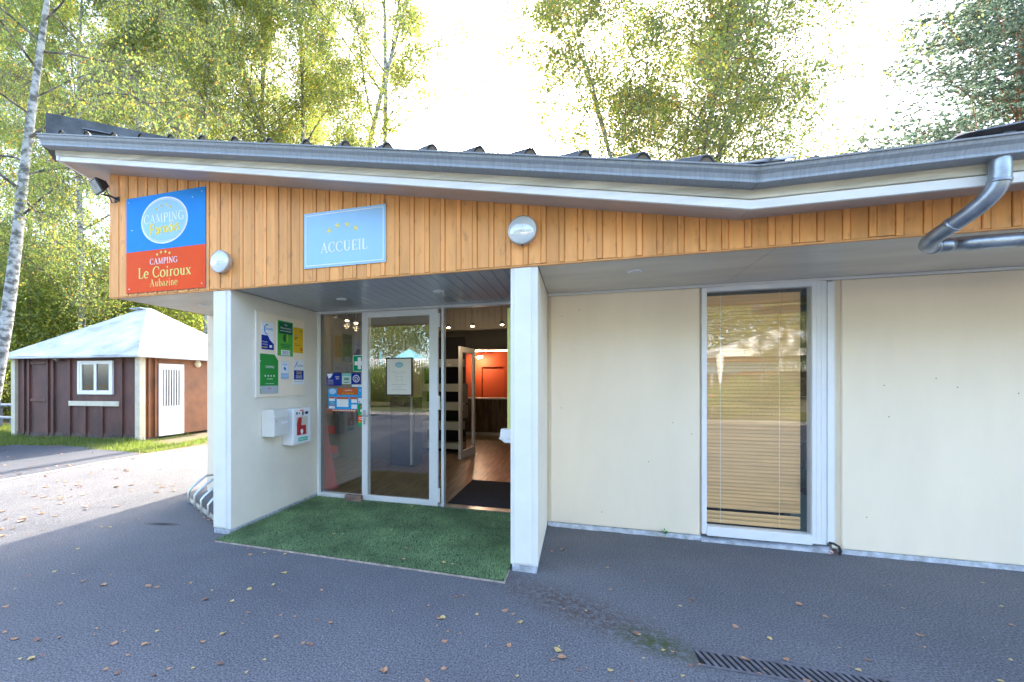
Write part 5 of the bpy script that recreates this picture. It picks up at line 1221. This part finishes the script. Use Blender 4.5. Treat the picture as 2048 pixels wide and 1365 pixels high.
for px, d, rz, sc, lb in ((230,24,1,1.05,"rounded leafy tree behind the right half of the hut roof"),(-120,21,2.2,1.1,"leafy tree at the far left beyond the picnic table"),(380,27,3,1.0,"leafy tree between the hut and the cream wall"),
    (120,36,.5,1.5,"large distant leafy tree behind the hut"),(330,40,4,1.5,"large distant leafy tree above the hut apex"),(-40,40,5,1.6,"large distant leafy tree at the left edge"),(560,42,2,1.35,"distant leafy tree low behind the roof")):
    copy_thing(w1, B_at(px,d), rz, sc, lb)
s1 = make_bush("undergrowth_bush", "low dark bush behind the picnic table", B_at(10,17.5), 71, 3.2, 2, 1.9, 16000, .09, L_dark, "bush", "bushes around the hut")
copy_thing(s1, B_at(-70,15.5), 2, 1.1, "low bush left of the picnic table"); copy_thing(s1, B_at(395,19), 1, 1.1, "low bush right of the hut behind the bicycle rack")
# grass around the hut (tufts of real blades)
def grass():
    mb = []; n = 60000; g = np.random.default_rng(3)
    x = g.uniform(-19,-7.3,n); y = g.uniform(6.4,9.9,n)
    front = (y < 7.85+(x+13.93)*.097) & (x < -9.9) & (y > 6.75+.12*np.sin(x*1.7)+np.where(x < -12, -.2, .25)+.08*np.sin(x*5))
    side = (x > -9.9) & (x < -8.0-.02*y) & (y > 6.85) & ((g.random(n) < .65) | (y < 8))
    path = (np.abs(x+9.1+.25*(y-8.2)) < .42) & (y > 8.0)
    left = (x < -14.0) & (y > 6.6)
    k = ((front | side) & ~path) | left; x = x[k]; y = y[k]; n = len(x)
    nz = .5+.5*np.sin(x*2.1)*np.cos(y*3.3+x); h = g.uniform(.025,.075,n)*(.6+.8*nz); h[(y > 7.7) & (x < -9.9) & (x > -14)] *= 1.6
    a = g.uniform(0,6.28,n); w_ = .006; lx = g.normal(0,.02,n); ly = g.normal(0,.02,n)
    V = np.stack([np.stack([x-np.cos(a)*w_,y-np.sin(a)*w_,0*x-.01],1), np.stack([x+np.cos(a)*w_,y+np.sin(a)*w_,0*x-.01],1), np.stack([x+lx,y+ly,h],1)],1)
    o = np_mesh("grass", V, 3, leafmat("grass_blades", [(0,(.05,.09,.018)),(.6,(.10,.16,.03)),(1,(.20,.21,.06))], .4), None); tag(o, kind="stuff")
grass()
# ------------------------------------------------------------------ across the road, behind the photographer (mirrored in the glass)
sheet("verge", [(-40,-30),(40,-30),(40,-8.85),(-40,-8.85)], .03, mat("verge_grass", (.13,.16,.04), .95, col2=(.20,.17,.08), vscale=1.5))
pink = flat("rhododendron_pink", (.65,.25,.40)); redf = flat("rose_red", (.60,.02,.03))
h1 = make_bush("flowering_shrub", "pink flowering hedge shrub across the road, mirrored in the glass door", (-9.0,-13.5,0), 81, 4.4, 2, 2.15, 28000, .10, L_shrub, "shrub", "flowering shrubs across the road", (420, pink, .09))
for x, sc, rz, lb in ((-13.2,1.0,3.1,"flowering shrub across the road, left of the mirrored hedge"),(-4.9,1.05,.2,"flowering shrub across the road, second towards the window")): copy_thing(h1, (x,-13.8,0), rz, sc, lb)
r1 = make_bush("rose_bush", "red flowering rose bush across the road, mirrored in the tall window", (6.3,-11,0), 83, 2.6, 1.6, 1.5, 12000, .07, L_shrub, "shrub", None, (120, redf, .10))
make_bush("low_conifer", "low bright green juniper across the road, mirrored in the tall window", (4.7,-10.2,0), 84, 1.8, 1.4, .7, 9000, .05, L_shrub, "shrub")
def fence():
    t = thing("white_fence", "white upright slat fence across the road", "fence", (0,-15.6,0))
    mb = MB(); mb.box(-18,18,-15.62,-15.56,2.70,2.78); mb.box(-18,18,-15.62,-15.56,1.95,2.02); mb.build("rail", M_pvc, t)
    mb = MB()
    for i in range(240): mb.box(-18+i*.15,-17.93+i*.15,-15.55,-15.53,1.9,2.74)
    o = mb.build("slat_panel", M_pvc, t)
    for i in range(19):
        mb = MB(); mb.box(-18+i*2,-17.9+i*2,-15.66,-15.56,.0,2.86); mb.build("post", M_pvc, t)
    mb = MB(); mb.box(-18,18,-15.9,-15.66,0,1.92); mb.build("retaining_wall", mat("rough_stone",(.16,.15,.12),.9,.4,4,bump=.5), t)
fence()
def parasol(x, y, lb, open_=True):
    t = thing("parasol", lb, "parasol", (x,y,0), "parasols on the terrace across the road"); m = mat("parasol_cloth", (.22,.55,.65), .7)
    mb = MB(); mb.tube([(x,y,1.1),(x,y,3.55)], .025, 8); mb.build("pole", M_pvc, t)
    mb = MB(); n = 8
    if open_: mb.loft([[(x+1.4*math.cos(2*math.pi*k/n), y+1.4*math.sin(2*math.pi*k/n), 2.75) for k in range(n)], [(x+.04*math.cos(2*math.pi*k/n), y+.04*math.sin(2*math.pi*k/n), 3.5) for k in range(n)]])
    else: mb.loft([[(x+(.28 if k % 2 else .18)*math.cos(2*math.pi*k/16), y+(.28 if k % 2 else .18)*math.sin(2*math.pi*k/16), 1.9) for k in range(16)], [(x+.03*math.cos(2*math.pi*k/16), y+.03*math.sin(2*math.pi*k/16), 3.5) for k in range(16)]])
    mb.build("canopy", m, t)
parasol(-10.2,-17.3,"open aqua parasol on the terrace across the road"); parasol(-12.1,-17.2,"closed aqua parasol on the terrace across the road",False); parasol(-14.3,-17.5,"open aqua parasol farthest left on the terrace")
def marquee():
    t = thing("white_marquee", "white marquee with drawn up side curtain across the road", "marquee", (8.8,-15,0)); m = mat("marquee_cloth", (.80,.80,.78), .7)
    mb = MB(); e = [(5.7,-18.2),(11.9,-18.2),(11.9,-12.9),(5.7,-12.9)]; mb.loft([[(x,y,2.75) for x, y in e],[(8.8+.03*a,-15.5+.03*b,3.9) for a, b in ((-1,-1),(1,-1),(1,1),(-1,1))]]); mb.loft([[(x,y,2.5) for x, y in e],[(x,y,2.75) for x, y in e]], caps=False); mb.build("canopy", m, t)
    for x, y in e:
        mb = MB(); mb.tube([(x,y,0),(x,y,2.6)], .04, 8); mb.build("pole", M_pvc, t)
        mb = MB(); mb.tube([(x,y,2.6),(x,y,2.0),(x,y,1.4)], [.16,.12,.05], 8); mb.build("curtain", m, t)
marquee()
t, A = board("hanging_banner", "orange and blue banner hung on the white fence", "banner", (8.6,-15.50,1.80), (-1,0,0), UZ, (0,1,0), 3.2, .8, S_sky, .01)
layer(t, S_orange, lambda mb: (A.rect(mb,0,.55,3.2,.8,1), A.rect(mb,0,.0,1.4,.12,1)), "orange_field")
for src, x, y, rz, sc, lb in ((t2,-4,-24,1,1.05,"birch across the road behind the parasols"),(w1,-10,-25,0,1.35,"leafy tree across the road behind the hedge"),(w1,-2,-27,2,1.5,"large leafy tree across the road behind the fence"),
    (w1,7,-26,4,1.4,"leafy tree across the road behind the marquee"),(w1,16,-22,1,1.5,"leafy tree across the road at the far end"),(w1,-20,-24,3,1.5,"leafy tree across the road at the near end")):
    copy_thing(src, (x,y,0), rz, sc, lb)
copy_thing(t2, (8.6,-12.2,0), 2.2, .21, "young birch in front of the marquee, mirrored in the tall window")
copy_thing(t2, (7.4,-12.4,0), 4.2, .19, "second young birch in front of the marquee, mirrored in the tall window")
